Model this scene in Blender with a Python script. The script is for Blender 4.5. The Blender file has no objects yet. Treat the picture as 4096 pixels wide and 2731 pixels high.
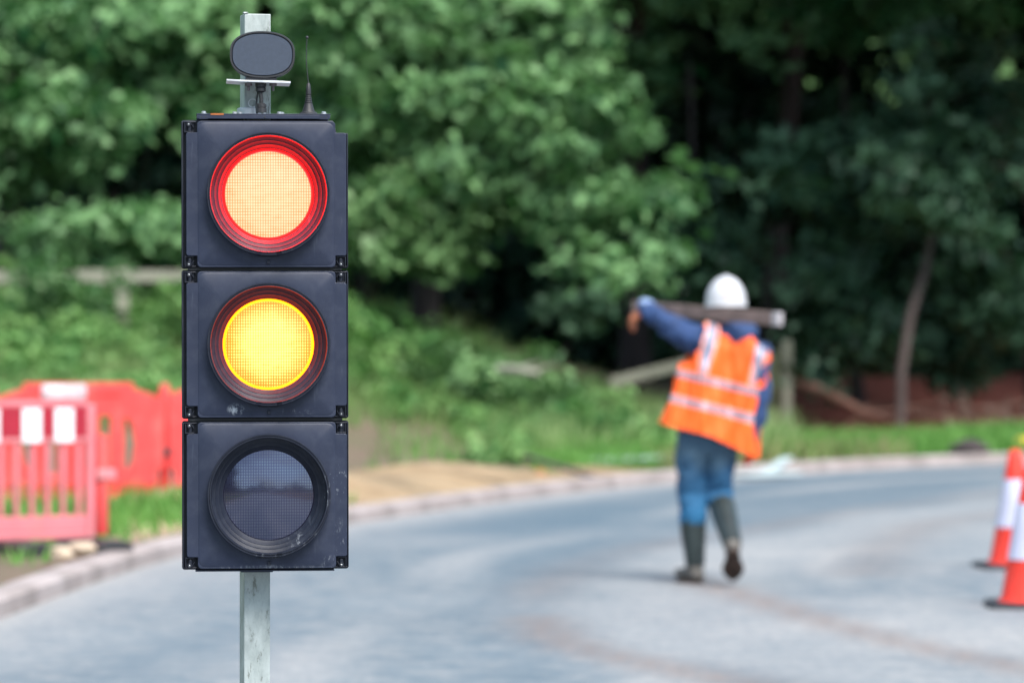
import bpy, bmesh, math, random
import numpy as np
from mathutils import Vector, Matrix

random.seed(7)
R = math.radians
scene = bpy.context.scene
COL = scene.collection

# ------------------------------------------------------------------ camera
CAMH, FPX, HZ = 1.42, 15360.0, 1350.0          # eye height, focal length and horizon row in photo pixels
LD = 8.77                                      # distance to the traffic light
cam_d = bpy.data.cameras.new('Camera')
cam = bpy.data.objects.new('Camera', cam_d)
COL.objects.link(cam)
scene.camera = cam
cam.location = (0, 0, CAMH)
cam.rotation_euler = (R(90), 0, 0)
cam_d.lens = 135
cam_d.sensor_width = 36
cam_d.shift_y = -15.5 / 4096
cam_d.clip_start = 0.1
cam_d.clip_end = 2000
cam_d.dof.use_dof = True
cam_d.dof.focus_distance = LD
cam_d.dof.aperture_fstop = 3.6

# ------------------------------------------------------------------ world, sun, exposure
SUN_EL, SUN_AZ = 52, 152                       # azimuth clockwise from +Y (north); behind the camera, to the right
w = bpy.data.worlds.new('World')
scene.world = w
w.use_nodes = True
nt = w.node_tree
nt.nodes.clear()
wo = nt.nodes.new('ShaderNodeOutputWorld')
bg = nt.nodes.new('ShaderNodeBackground')
sky = nt.nodes.new('ShaderNodeTexSky')
sky.sky_type = 'NISHITA'
sky.sun_disc = False
sky.sun_elevation = R(SUN_EL)
sky.sun_rotation = R(SUN_AZ)
sky.air_density = 1.0
sky.dust_density = 2.0
tc = nt.nodes.new('ShaderNodeTexCoord')
mp = nt.nodes.new('ShaderNodeMapping')
mp.inputs['Scale'].default_value = (1, 1, 3.2)
mp.inputs['Location'].default_value = (0.35, 0.2, 0.1)
cn = nt.nodes.new('ShaderNodeTexNoise')
cn.inputs['Scale'].default_value = 2.6
cn.inputs['Detail'].default_value = 7
cn.inputs['Roughness'].default_value = 0.58
cr = nt.nodes.new('ShaderNodeValToRGB')
cr.color_ramp.elements[0].position = 0.40
cr.color_ramp.elements[1].position = 0.62
cm = nt.nodes.new('ShaderNodeMixRGB')
cm.inputs[2].default_value = (7.0, 9.4, 11.6, 1)       # bright broken cloud
L = nt.links.new
L(tc.outputs['Generated'], mp.inputs['Vector'])
L(mp.outputs[0], cn.inputs['Vector'])
L(cn.outputs['Fac'], cr.inputs[0])
L(cr.outputs[0], cm.inputs[0])
L(sky.outputs[0], cm.inputs[1])
L(cm.outputs[0], bg.inputs['Color'])
bg.inputs['Strength'].default_value = 0.10
L(bg.outputs[0], wo.inputs[0])

sl = bpy.data.lights.new('sun', 'SUN')
sun = bpy.data.objects.new('sun', sl)
COL.objects.link(sun)
sl.energy = 4.2
sl.angle = R(32)
sl.color = (1.0, 0.95, 0.88)
az, el = R(SUN_AZ), R(SUN_EL)
sdir = Vector((math.sin(az) * math.cos(el), math.cos(az) * math.cos(el), math.sin(el)))
sun.rotation_euler = sdir.to_track_quat('Z', 'Y').to_euler()
sun.location = sdir * 60

scene.view_settings.view_transform = 'Standard'
scene.view_settings.look = 'None'
scene.view_settings.gamma = 1
scene.view_settings.exposure = 0.68
scene.cycles.use_denoising = True
scene.cycles.max_bounces = 6
scene.cycles.sample_clamp_indirect = 6

# ------------------------------------------------------------------ helpers
def pix(px, py, d):
    return Vector(((px - 2048) / FPX * d, d, CAMH - (py - HZ) / FPX * d))

def gpt(px, py, z=0.0):
    d = (CAMH - z) * FPX / (py - HZ)
    return Vector(((px - 2048) / FPX * d, d, z))

def tag(o, label=None, cat=None, group=None, kind=None):
    if label: o['label'] = label
    if cat: o['category'] = cat
    if group: o['group'] = group
    if kind: o['kind'] = kind
    return o

def empty(name, loc, rz=0.0):
    o = bpy.data.objects.new(name, None)
    o.empty_display_size = 0.1
    COL.objects.link(o)
    o.location = loc
    o.rotation_euler = (0, 0, rz)
    return o

def link(name, me, mats, parent=None, smooth=None):
    for m in (mats if isinstance(mats, (list, tuple)) else [mats]):
        me.materials.append(m)
    o = bpy.data.objects.new(name, me)
    COL.objects.link(o)
    if parent: o.parent = parent
    if smooth is not None:
        me.polygons.foreach_set('use_smooth', [True] * len(me.polygons))
        if smooth < 180:
            try: me.set_sharp_from_angle(angle=R(smooth))
            except Exception: pass
    me.update()
    return o

def obj(name, bm, mats, parent=None, smooth=35, bevel=0, seg=2):
    me = bpy.data.meshes.new(name)
    bmesh.ops.recalc_face_normals(bm, faces=bm.faces[:])
    bm.to_mesh(me); bm.free()
    o = link(name, me, mats, parent, smooth)
    if bevel:
        md = o.modifiers.new('bevel', 'BEVEL')
        md.width = bevel; md.segments = seg; md.limit_method = 'ANGLE'; md.angle_limit = R(40)
    return o

def box(bm, lo, hi, mi=0):
    x0, y0, z0 = lo; x1, y1, z1 = hi
    v = [bm.verts.new(c) for c in ((x0,y0,z0),(x1,y0,z0),(x1,y1,z0),(x0,y1,z0),(x0,y0,z1),(x1,y0,z1),(x1,y1,z1),(x0,y1,z1))]
    for q in ((0,3,2,1),(4,5,6,7),(0,1,5,4),(1,2,6,5),(2,3,7,6),(3,0,4,7)):
        f = bm.faces.new([v[i] for i in q]); f.material_index = mi
    return v

def prism(bm, pts, y0, y1, mi=0):
    """pts: outline in (x,z); extruded from y0 to y1"""
    a = [bm.verts.new((p[0], y0, p[1])) for p in pts]
    b = [bm.verts.new((p[0], y1, p[1])) for p in pts]
    n = len(pts)
    fs = [bm.faces.new(a), bm.faces.new(b[::-1])]
    for i in range(n):
        fs.append(bm.faces.new([a[i], b[i], b[(i+1) % n], a[(i+1) % n]]))
    for f in fs: f.material_index = mi

def lathe(bm, prof, c=(0, 0, 0), axis='y', n=64, mi=0, fn=None, closed=False):
    """prof: (r, a) along axis"""
    rings = []
    for (r, a) in prof:
        ring = []
        for i in range(n):
            t = 2 * math.pi * i / n
            rr, aa = (r, a) if fn is None else fn(r, a, t)
            if axis == 'y': p = (c[0] + rr*math.cos(t), c[1] + aa, c[2] + rr*math.sin(t))
            elif axis == 'z': p = (c[0] + rr*math.cos(t), c[1] + rr*math.sin(t), c[2] + aa)
            else: p = (c[0] + aa, c[1] + rr*math.cos(t), c[2] + rr*math.sin(t))
            ring.append(bm.verts.new(p))
        rings.append(ring)
    for k in range(len(rings) - (0 if closed else 1)):
        A, B = rings[k], rings[(k+1) % len(rings)]
        for i in range(n):
            f = bm.faces.new([A[i], A[(i+1) % n], B[(i+1) % n], B[i]]); f.material_index = mi
    if not closed:
        for rg, r in ((rings[0], prof[0][0]), (rings[-1], prof[-1][0])):
            if r > 1e-6:
                f = bm.faces.new(rg); f.material_index = mi
    return rings

def tube(bm, pts, rad, n=10, mi=0, up=None, cap=True):
    """pts list of Vector; rad list of r or (rside, rfront)"""
    pts = [Vector(p) for p in pts]
    if not isinstance(rad, (list, tuple)): rad = [rad] * len(pts)
    prev = None; rings = []
    for i, p in enumerate(pts):
        t = (pts[min(i+1, len(pts)-1)] - pts[max(i-1, 0)])
        if t.length < 1e-9: t = Vector((0, 0, 1))
        t.normalize()
        u = Vector(up) if up else (prev if prev is not None else Vector((1, 0, 0)) if abs(t.x) < .9 else Vector((0, 1, 0)))
        s = (u - t * u.dot(t))
        if s.length < 1e-6: s = t.orthogonal()
        s.normalize(); f = t.cross(s); prev = s
        r = rad[i]; ra, rb = (r, r) if not isinstance(r, (tuple, list)) else r
        rings.append([bm.verts.new(p + s*ra*math.cos(2*math.pi*k/n) + f*rb*math.sin(2*math.pi*k/n)) for k in range(n)])
    for A, B in zip(rings, rings[1:]):
        for k in range(n):
            fa = bm.faces.new([A[k], A[(k+1) % n], B[(k+1) % n], B[k]]); fa.material_index = mi
    if cap:
        for rg in (rings[0], rings[-1]):
            fa = bm.faces.new(rg); fa.material_index = mi

def capsule(bm, pts, rad, n=14, up=None):
    """tube with rounded ends, for voxel union"""
    pts = [Vector(p) for p in pts]
    rad = [(r, r) if not isinstance(r, (tuple, list)) else r for r in rad]
    P, Q = [], []
    d0 = (pts[0] - pts[1]).normalized(); d1 = (pts[-1] - pts[-2]).normalized()
    for a in (80, 60, 35):
        P.append(pts[0] + d0 * min(rad[0]) * math.sin(R(a))); Q.append((rad[0][0]*math.cos(R(a)), rad[0][1]*math.cos(R(a))))
    P += pts; Q += rad
    for a in (35, 60, 80):
        P.append(pts[-1] + d1 * min(rad[-1]) * math.sin(R(a))); Q.append((rad[-1][0]*math.cos(R(a)), rad[-1][1]*math.cos(R(a))))
    tube(bm, P, Q, n=n, up=up)

def union(name, bm, voxel, mats, parent=None, smooth_it=4, folds=0, fsize=.09):
    """voxel remesh of overlapping closed shapes into one continuous skin"""
    me = bpy.data.meshes.new(name)
    bmesh.ops.recalc_face_normals(bm, faces=bm.faces[:])
    bm.to_mesh(me); bm.free()
    o = bpy.data.objects.new(name + '_tmp', me); COL.objects.link(o)
    m = o.modifiers.new('r', 'REMESH'); m.mode = 'VOXEL'; m.voxel_size = voxel; m.use_smooth_shade = True
    if smooth_it:
        s = o.modifiers.new('s', 'SMOOTH'); s.factor = 0.5; s.iterations = smooth_it
    if folds:
        tx = bpy.data.textures.new(name+'_folds', 'CLOUDS'); tx.noise_scale = fsize; tx.noise_depth = 2
        dm = o.modifiers.new('d', 'DISPLACE'); dm.texture = tx; dm.strength = folds; dm.mid_level = .5
    dg = bpy.context.evaluated_depsgraph_get(); dg.update()
    me2 = bpy.data.meshes.new_from_object(o.evaluated_get(dg))
    me2.name = name
    bpy.data.objects.remove(o); bpy.data.meshes.remove(me)
    me2.materials.clear()
    return link(name, me2, mats, parent, 180)

def copy_tree(o, parent=None):
    c = o.copy(); COL.objects.link(c); c.parent = parent
    for ch in o.children: copy_tree(ch, c)
    return c

# ------------------------------------------------------------------ materials
class Mat:
    def __init__(s, name):
        s.m = bpy.data.materials.new(name); s.m.use_nodes = True
        s.t = s.m.node_tree; s.b = s.t.nodes['Principled BSDF']
        s._co = None
    def n(s, ty, **kw):
        nd = s.t.nodes.new(ty)
        for k, v in kw.items(): setattr(nd, k, v)
        return nd
    def l(s, a, b): s.t.links.new(a, b)
    def co(s, scale=(1, 1, 1)):
        t = s.n('ShaderNodeTexCoord'); m = s.n('ShaderNodeMapping'); m.inputs['Scale'].default_value = scale
        s.l(t.outputs['Object'], m.inputs[0]); return m.outputs[0]
    def noise(s, scale, detail=4, rough=.55, stretch=(1, 1, 1), vec=None):
        nd = s.n('ShaderNodeTexNoise'); nd.inputs['Scale'].default_value = scale
        nd.inputs['Detail'].default_value = detail; nd.inputs['Roughness'].default_value = rough
        s.l(vec if vec is not None else s.co(stretch), nd.inputs['Vector']); return nd.outputs['Fac']
    def ramp(s, fac, stops):
        nd = s.n('ShaderNodeValToRGB'); e = nd.color_ramp.elements
        while len(e) < len(stops): e.new(0.5)
        for i, (p, c) in enumerate(stops):
            e[i].position = p; e[i].color = (c if len(c) == 4 else (*c, 1)) if isinstance(c, tuple) else (c, c, c, 1)
        s.l(fac, nd.inputs[0]); return nd.outputs[0]
    def mix(s, fac, a, b, mode='MIX'):
        nd = s.n('ShaderNodeMixRGB', blend_type=mode)
        for i, v in ((0, fac), (1, a), (2, b)):
            if isinstance(v, bpy.types.NodeSocket): s.l(v, nd.inputs[i])
            elif isinstance(v, tuple): nd.inputs[i].default_value = (*v, 1)
            else: nd.inputs[i].default_value = v
        return nd.outputs[0]
    def math(s, op, a, b=None):
        nd = s.n('ShaderNodeMath', operation=op)
        for i, v in ((0, a), (1, b)):
            if v is None: continue
            if isinstance(v, bpy.types.NodeSocket): s.l(v, nd.inputs[i])
            else: nd.inputs[i].default_value = v
        return nd.outputs[0]
    def attr(s, name):
        nd = s.n('ShaderNodeAttribute'); nd.attribute_name = name; return nd.outputs['Fac']
    def set(s, **kw):
        for k, v in kw.items():
            k = {'col': 'Base Color', 'rough': 'Roughness', 'metal': 'Metallic', 'spec': 'Specular IOR Level'}.get(k, k)
            if isinstance(v, bpy.types.NodeSocket): s.l(v, s.b.inputs[k])
            elif isinstance(v, tuple) and len(v) == 3: s.b.inputs[k].default_value = (*v, 1)
            else: s.b.inputs[k].default_value = v
        return s
    def bump(s, h, strength=.3, dist=.01):
        nd = s.n('ShaderNodeBump'); nd.inputs['Strength'].default_value = strength; nd.inputs['Distance'].default_value = dist
        s.l(h, nd.inputs['Height']); s.l(nd.outputs[0], s.b.inputs['Normal']); return s

def simple(name, col, rough=.6, var=.25, scale=8, metal=0, bump=0, spec=.5, stretch=(1, 1, 1)):
    m = Mat(name)
    f = m.noise(scale, 5, .6, stretch)
    lo = tuple(c * (1 - var) for c in col); hi = tuple(min(1, c * (1 + var)) for c in col)
    m.set(col=m.ramp(f, [(.3, lo), (.7, hi)]), rough=rough, metal=metal, spec=spec)
    if bump: m.bump(m.noise(scale * 6, 4), bump, .005)
    return m.m

def leaf_mat(name, dark, light, trans=.3):
    m = Mat(name)
    c = m.ramp(m.attr('tint'), [(0.0, dark), (1.0, light)])
    m.set(col=c, rough=.48, spec=.28)
    tr = m.n('ShaderNodeBsdfTranslucent'); m.l(m.mix(.5, c, (.09, .30, .05)), tr.inputs[0])
    mx = m.n('ShaderNodeMixShader'); mx.inputs[0].default_value = trans
    out = m.t.nodes['Material Output']
    m.l(m.b.outputs[0], mx.inputs[1]); m.l(tr.outputs[0], mx.inputs[2]); m.l(mx.outputs[0], out.inputs[0])
    return m.m

# black housing plastic with scuffs
def housing_plastic(name, scuff=0.0, seed=0.0):
    m = Mat(name); dk = .4 if name == 'case_plastic' else .5 if name.startswith('visor') else 1.0
    base = m.ramp(m.noise(5, 4, .6), [(.3, (.014*dk, .019*dk, .038*dk)), (.7, (.020*dk, .027*dk, .054*dk))])
    dust = m.ramp(m.noise(28, 6, .7), [(.45, 0.0), (.8, 0.10)])
    c = m.mix(dust, base, (.16, .18, .22))
    scr = m.ramp(m.noise(60, 3, .5, (1, 1, .12)), [(.68, 0.0), (.76, 0.2)])
    c = m.mix(scr, c, (.11, .13, .17))
    if scuff:
        t = m.n('ShaderNodeTexCoord'); 
        def spot(x, z, rx, rz, th, amt, c):
            mp = m.n('ShaderNodeMapping'); mp.vector_type = 'TEXTURE'
            mp.inputs['Location'].default_value = (x, 0, z); mp.inputs['Scale'].default_value = (rx, 50, rz)
            m.l(t.outputs['Object'], mp.inputs[0])
            ln = m.n('ShaderNodeVectorMath', operation='LENGTH'); m.l(mp.outputs[0], ln.inputs[0])
            fall = m.ramp(ln.outputs['Value'], [(.3, 1.0), (1.0, 0.0)])
            ns = m.ramp(m.noise(90, 5, .75, (1.2, 1, .6)), [(th, 0.0), (th + .12, 1.0)])
            f = m.math('MULTIPLY', m.math('MULTIPLY', fall, ns), amt)
            return m.mix(f, c, (.42, .46, .52))
        for a in scuff: c = spot(*a, c)
    m.set(col=c, rough=m.ramp(m.noise(12, 4), [(.3, .40), (.7, .55)]), spec=.32)
    m.bump(m.noise(220, 3), .12, .001)
    return m.m

M = {}
M['plastic'] = housing_plastic('housing_plastic', [(0, .99, .02, .02, .9, .1)])
M['plastic_mid'] = housing_plastic('housing_plastic_mid', [(-.075, -.148, .022, .016, .46, .8), (.06, -.155, .05, .012, .55, .3)])
M['plastic_low'] = housing_plastic('housing_plastic_low', [(.160, .03, .034, .055, .58, .5), (.165, -.10, .02, .06, .56, .35), (.145, -.155, .03, .02, .54, .4), (0, -.165, .15, .008, .5, .3)])
M['visor'] = housing_plastic('visor_plastic', [(0, .99, .02, .02, .9, .1)])
M['visor_worn'] = housing_plastic('visor_plastic_worn', [(.085, -.108, 0.05, .03, .54, .5), (.135, .02, .014, .055, .56, .6), (.0, -.14, .06, .010, .54, .6)])
M['case'] = housing_plastic('case_plastic')
M['case'].node_tree.nodes['Principled BSDF'].inputs['Specular IOR Level'].default_value = .35
M['black'] = simple('black_rubber', (.018, .019, .023), .55, .2, 30)
M['face'] = simple('detector_face', (.035, .048, .075), .5, .1, 120, bump=.15)
m = Mat('galvanised_steel')
v = m.n('ShaderNodeTexVoronoi'); v.inputs['Scale'].default_value = 60; m.l(m.co((1, 1, .7)), v.inputs['Vector'])
g = m.mix(.75, m.ramp(v.outputs['Color'], [(0.1, (.30, .35, .36)), (.9, (.46, .51, .51))]), m.ramp(m.noise(22, 6, .7, (1, 1, .4)), [(.3, (.20, .235, .225)), (.72, (.48, .53, .52))]))
st = m.ramp(m.noise(60, 6, .75, (1, 1, .35)), [(.56, 0.0), (.66, 0.8)])
g = m.mix(st, g, (.12, .13, .11))
m.set(col=g, rough=.52, metal=.35); m.bump(m.noise(90, 3), .2, .001)
M['galv'] = m.m
M['steel_plate'] = simple('white_coated_steel', (.55, .57, .60), .4, .12, 30, metal=.3)
M['rust_steel'] = simple('rusting_painted_steel', (.10, .08, .09), .5, .35, 25, metal=.2)
M['screw'] = simple('zinc_screw', (.55, .56, .58), .3, .1, 40, metal=.8)

def lens_mat(name, core, edge, strength, glass=False, rim=(.5, .0, .0), spread=.3):
    m = Mat(name)
    co = m.co()
    sep = m.n('ShaderNodeSeparateXYZ'); m.l(co, sep.inputs[0])
    def grid(sock, pitch, th):
        f = m.math('FRACT', m.math('MULTIPLY', sock, 1 / pitch))
        d = m.math('ABSOLUTE', m.math('SUBTRACT', f, .5))
        return m.ramp(d, [(th, 1.0), (.5, 0.0)])
    gx = grid(sep.outputs[0], .0058, .18); gz = grid(sep.outputs[2], .0066, .26)
    gr = m.math('MULTIPLY', gx, gz)
    xz = m.n('ShaderNodeCombineXYZ'); m.l(sep.outputs[0], xz.inputs[0]); m.l(sep.outputs[2], xz.inputs[2])
    ln = m.n('ShaderNodeVectorMath', operation='LENGTH'); m.l(xz.outputs[0], ln.inputs[0])
    rad = m.math('MULTIPLY', ln.outputs['Value'], 10.0)            # 0 at the centre, about 1 at the rim
    if not glass:
        var = m.noise(30, 4, .6, (1, 1, 3.0))
        f = m.math('ADD', m.math('MULTIPLY', m.math('POWER', rad, 3.0), spread), m.math('MULTIPLY', m.math('SUBTRACT', 1.0, gr), .75))
        f = m.math('ADD', f, m.math('MULTIPLY', m.math('SUBTRACT', var, .5), .55))
        colr = m.ramp(f, [(.12, core), (1.0, edge)])
        colr = m.mix(m.ramp(rad, [(.97, 0.0), (.99, 1.0)]), colr, rim)  # saturated glowing edge band, painted in place of the bloom around the lens
        m.set(col=(.02, .01, .01), rough=.2)
        m.l(colr, m.b.inputs['Emission Color'])
        m.b.inputs['Emission Strength'].default_value = strength
    else:
        c = m.mix(gr, (.004, .004, .010), (.016, .014, .036))
        m.set(col=c, rough=m.ramp(gr, [(0, .22), (1, .06)]), metal=.0, spec=.5, IOR=2.5)
        m.l(m.mix(gr, (.42, .46, .74), (.78, .85, 1.0)), m.b.inputs['Specular Tint'])
        m.bump(gr, .05, .0005)
    return m.m
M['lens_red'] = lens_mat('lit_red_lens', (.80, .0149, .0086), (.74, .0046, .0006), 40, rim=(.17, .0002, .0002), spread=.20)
M['lens_amber'] = lens_mat('lit_amber_lens', (.30, .044, .0105), (.26, .0105, .0001), 24, rim=(.20, .030, .0), spread=.75)
M['lens_off'] = lens_mat('dark_unlit_lens', None, None, 0, True)

# ground materials
m = Mat('road_asphalt')
n1 = m.noise(.75, 6, .65, (1, .6, 1)); n2 = m.noise(4.5, 7, .75); n3 = m.noise(120, 3, .7)
c = m.ramp(n1, [(.3, (.070, .108, .142)), (.7, (.142, .176, .206))])
c = m.mix(m.ramp(n2, [(.42, 0.0), (.66, .75)]), c, (.29, .285, .285))
c = m.mix(m.math('MULTIPLY', m.attr('wet'), .9), c, (.060, .105, .145))
c = m.mix(m.math('MULTIPLY', m.attr('dust'), .9), c, (.35, .335, .33))
c = m.mix(m.math('MULTIPLY', m.attr('stain'), .68), c, (.19, .135, .115))
c = m.mix(m.ramp(m.noise(17, 5, .8, (1, .3, 1)), [(.44, 0.0), (.60, .34)]), c, (.095, .125, .15))
c = m.mix(m.ramp(n3, [(.5, 0.0), (.8, .35)]), c, (.33, .35, .37))
m.set(col=c, rough=.72, spec=.32); m.bump(n3, .5, .004)
M['road'] = m.m
m = Mat('verge_soil')
soil = m.ramp(m.noise(3, 6, .7), [(.3, (.09, .06, .045)), (.5, (.18, .125, .10)), (.72, (.07, .11, .04))])
sand = m.ramp(m.noise(5, 6, .7), [(.3, (.32, .22, .13)), (.7, (.52, .39, .25))])
leafl = m.ramp(m.noise(7, 6, .75), [(.3, (.16, .035, .025)), (.7, (.42, .16, .12))])
c = m.mix(m.attr('sand'), soil, sand); c = m.mix(m.attr('litter'), c, leafl)
c = m.mix(m.attr('green'), c, m.ramp(m.noise(4, 5, .7), [(.3, (.03, .07, .02)), (.7, (.08, .15, .04))]))
m.set(col=c, rough=.9, spec=.2); m.bump(m.noise(20, 6, .7), .6, .03)
M['ground'] = m.m
m = Mat('concrete_kerb')
c = m.ramp(m.noise(2.2, 7, .7), [(.3, (.26, .215, .205)), (.7, (.43, .37, .365))])
c = m.mix(m.ramp(m.noise(9, 6, .8), [(.5, 0.0), (.7, .6)]), c, (.17, .145, .12))
c = m.mix(m.math('MULTIPLY', m.attr('joint'), .35), c, (.08, .07, .06))
m.set(col=c, rough=.85); m.bump(m.noise(30, 5), .4, .01)
M['kerb'] = m.m
m = Mat('yellow_sand')
c = m.ramp(m.noise(2.5, 7, .7), [(.3, (.30, .21, .13)), (.7, (.50, .37, .235))])
c = m.mix(m.ramp(m.noise(11, 6, .8), [(.55, 0.0), (.75, .6)]), c, (.17, .11, .075))
m.set(col=c, rough=.95, spec=.2); m.bump(m.noise(16, 7, .75), .9, .05)
M['sand'] = m.m
M['bark'] = simple('grey_bark', (.045, .034, .034), .9, .4, 6, bump=.6, stretch=(1, 1, .3))
M['bark_pale'] = simple('pale_bark', (.10, .072, .068), .9, .3, 6, bump=.6, stretch=(1, 1, .3))
M['oldwood'] = simple('weathered_fence_wood', (.23, .23, .18), .85, .3, 9, bump=.4, stretch=(.3, 1, 1))
M['oldpost'] = simple('mossy_fence_post', (.105, .115, .065), .9, .3, 9, bump=.4, stretch=(1, 1, .3))
M['deadwood'] = simple('brown_dead_branch', (.15, .075, .055), .9, .35, 9, bump=.4)
M['soil'] = simple('brown_soil', (.15, .10, .085), .95, .45, 5, bump=.8)
M['stone'] = simple('beige_stone', (.50, .40, .30), .85, .2, 12, bump=.4)
M['leaf_lit'] = leaf_mat('hazel_leaves', (.007, .056, .019), (.25, .455, .20))
M['leaf_olive'] = leaf_mat('olive_leaves', (.03, .10, .03), (.21, .36, .15))
M['leaf_shaded'] = leaf_mat('shaded_woodland_leaves', (.004, .024, .016), (.10, .20, .115), .12)  # canopy shade is put into this darkened leaf colour
M['leaf_bramble'] = leaf_mat('bramble_leaves', (.035, .14, .035), (.24, .42, .14))
M['grass'] = leaf_mat('verge_grass_blades', (.060, .20, .030), (.19, .37, .09))
M['tallgrass'] = leaf_mat('long_grass_blades', (.10, .20, .05), (.34, .44, .19))
M['drygrass'] = leaf_mat('dry_grass_blades', (.16, .15, .06), (.36, .32, .17))

def dirty(name, col, amt=.6):
    m = Mat(name)
    c = m.ramp(m.noise(3.5, 6, .65), [(.3, tuple(q*.82 for q in col)), (.7, tuple(min(1, q*1.1) for q in col))])
    c = m.mix(m.ramp(m.noise(6, 7, .8, (1, 1, .4)), [(.50, 0.0), (.72, amt)]), c, (.34, .24, .21))
    m.set(col=c, rough=.55); m.bump(m.noise(9, 4), .3, .01); return m.m
M['red_plastic'] = dirty('red_barrier_plastic', (.72, .055, .055))
M['pink_plastic'] = dirty('faded_pink_barrier_plastic', (.66, .19, .22))
M['pale_band'] = simple('dirty_white_band', (.58, .47, .50), .5, .2, 9)
M['deepred'] = simple('red_reflective_band', (.34, .012, .03), .4, .1, 10)
M['white_band'] = simple('white_reflective_band', (.80, .80, .84), .4, .05, 10)
M['cone_red'] = dirty('cone_red_plastic', (.68, .032, .015), .28)
M['cone_white'] = dirty('cone_white_sleeve', (.54, .55, .70), .4)
M['hivis'] = simple('orange_fluorescent_cloth', (1.0, .125, .009), .7, .0, 6, bump=.2)
mm = M['hivis'].node_tree.nodes['Principled BSDF']
M['reflect'] = simple('silver_reflective_tape', (.24, .25, .34), .35, .1, 12, metal=.2)
M['reflect_edge'] = simple('pale_pink_tape_edge', (.92, .34, .24), .6, .05, 12)
M['navy'] = simple('navy_work_jacket', (.020, .050, .145), .8, .35, 9, bump=.4)
m = Mat('muddy_blue_trousers')
sp = m.n('ShaderNodeSeparateXYZ'); m.l(m.co(), sp.inputs[0])
zz = m.math('ADD', sp.outputs[2], m.math('MULTIPLY', m.math('SUBTRACT', m.noise(7, 4), .5), .35))
c = m.ramp(zz, [(.42, (.012, .11, .24)), (.62, (.020, .085, .18)), (.76, (.060, .115, .170)), (.92, (.040, .090, .155))])
m.set(col=c, rough=.85); m.bump(m.noise(14, 4), .5, .02)
M['jeans'] = m.m
M['boot'] = simple('dark_wellington_rubber', (.018, .026, .027), .35, .35, 12)
M['boot_mud'] = simple('muddy_boot_foot', (.11, .10, .09), .75, .4, 14, bump=.4)
M['sole'] = simple('brown_boot_sole', (.050, .028, .020), .7, .4, 14, bump=.5)
M['helmet'] = simple('white_helmet_shell', (.52, .52, .55), .35, .05, 6)
M['skin'] = simple('skin', (.50, .26, .17), .5, .1, 20)
M['glove'] = simple('orange_glove', (.40, .13, .06), .7, .15, 20)
M['glove_red'] = simple('red_orange_glove', (.70, .09, .03), .7, .15, 20)
M['plank'] = simple('rough_grey_brown_plank', (.17, .12, .11), .85, .3, 12, bump=.4, stretch=(1, 1, 1))
M['plank_end'] = simple('pale_painted_plank_end', (.36, .34, .36), .8, .2, 12)
M['yellow'] = simple('yellow_plastic', (.70, .45, .03), .5, .15, 12)
M['boards'] = simple('pale_blue_grey_board', (.42, .50, .52), .6, .15, 5)
M['orange_bit'] = simple('orange_brown_clod', (.34, .16, .07), .8, .3, 8)

# ------------------------------------------------------------------ kerb line
KP = [(-3.3,-60),(-3.25,-30),(-3.15,-5),(-2.95,10),(-2.62,19.2),(-2.12,25.3),(-1.10,29.9),(.92,36.2),(3.0,40.3),(5.9,43.8),(12,48.2),(24,53),(60,60)]
def catmull(P, step=.25):
    out = []
    P = [np.array(p, float) for p in P]
    P = [2*P[0]-P[1]] + P + [2*P[-1]-P[-2]]
    for i in range(1, len(P)-2):
        a, b, c, d = P[i-1:i+3]
        n = max(2, int(np.linalg.norm(c-b) / step))
        t01 = np.linalg.norm(b-a)**.5; t12 = np.linalg.norm(c-b)**.5; t23 = np.linalg.norm(d-c)**.5
        m1 = (c-b) + t12*((b-a)/t01 - (c-a)/(t01+t12)); m2 = (c-b) + t12*((d-c)/t23 - (d-b)/(t12+t23))
        for k in range(n):
            t = k/n; h = t*t*t
            out.append((2*h-3*t*t+1)*b + (h-2*t*t+t)*m1 + (-2*h+3*t*t)*c + (h-t*t)*m2)
    out.append(P[-2])
    return np.array(out)
K = catmull(KP)
T = np.gradient(K, axis=0); T /= np.linalg.norm(T, axis=1)[:, None]
NR = np.stack([T[:, 1], -T[:, 0]], 1)                       # towards the road (right of travel)
def kerb_dist(x, y):
    """signed distance beyond the kerb (positive on the verge)"""
    x = np.atleast_1d(np.asarray(x, float)); y = np.atleast_1d(np.asarray(y, float))
    out = np.empty(len(x))
    for s in range(0, len(x), 4000):
        dx = x[s:s+4000, None] - K[None, ::2, 0]; dy = y[s:s+4000, None] - K[None, ::2, 1]
        i = np.argmin(dx*dx + dy*dy, 1); r = np.arange(len(i))
        nn = NR[::2][i]
        out[s:s+4000] = -(dx[r, i]*nn[:, 0] + dy[r, i]*nn[:, 1])
    return out
def sstep(a, b, x):
    t = np.clip((x-a)/(b-a), 0, 1); return t*t*(3-2*t)
def vnoise(x, y, s, seed=0):
    return (np.sin(x*s+seed*1.7+1.3*np.sin(y*s*.7+seed)) * np.cos(y*s*1.1+seed*2.3+1.1*np.sin(x*s*.8)))
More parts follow.
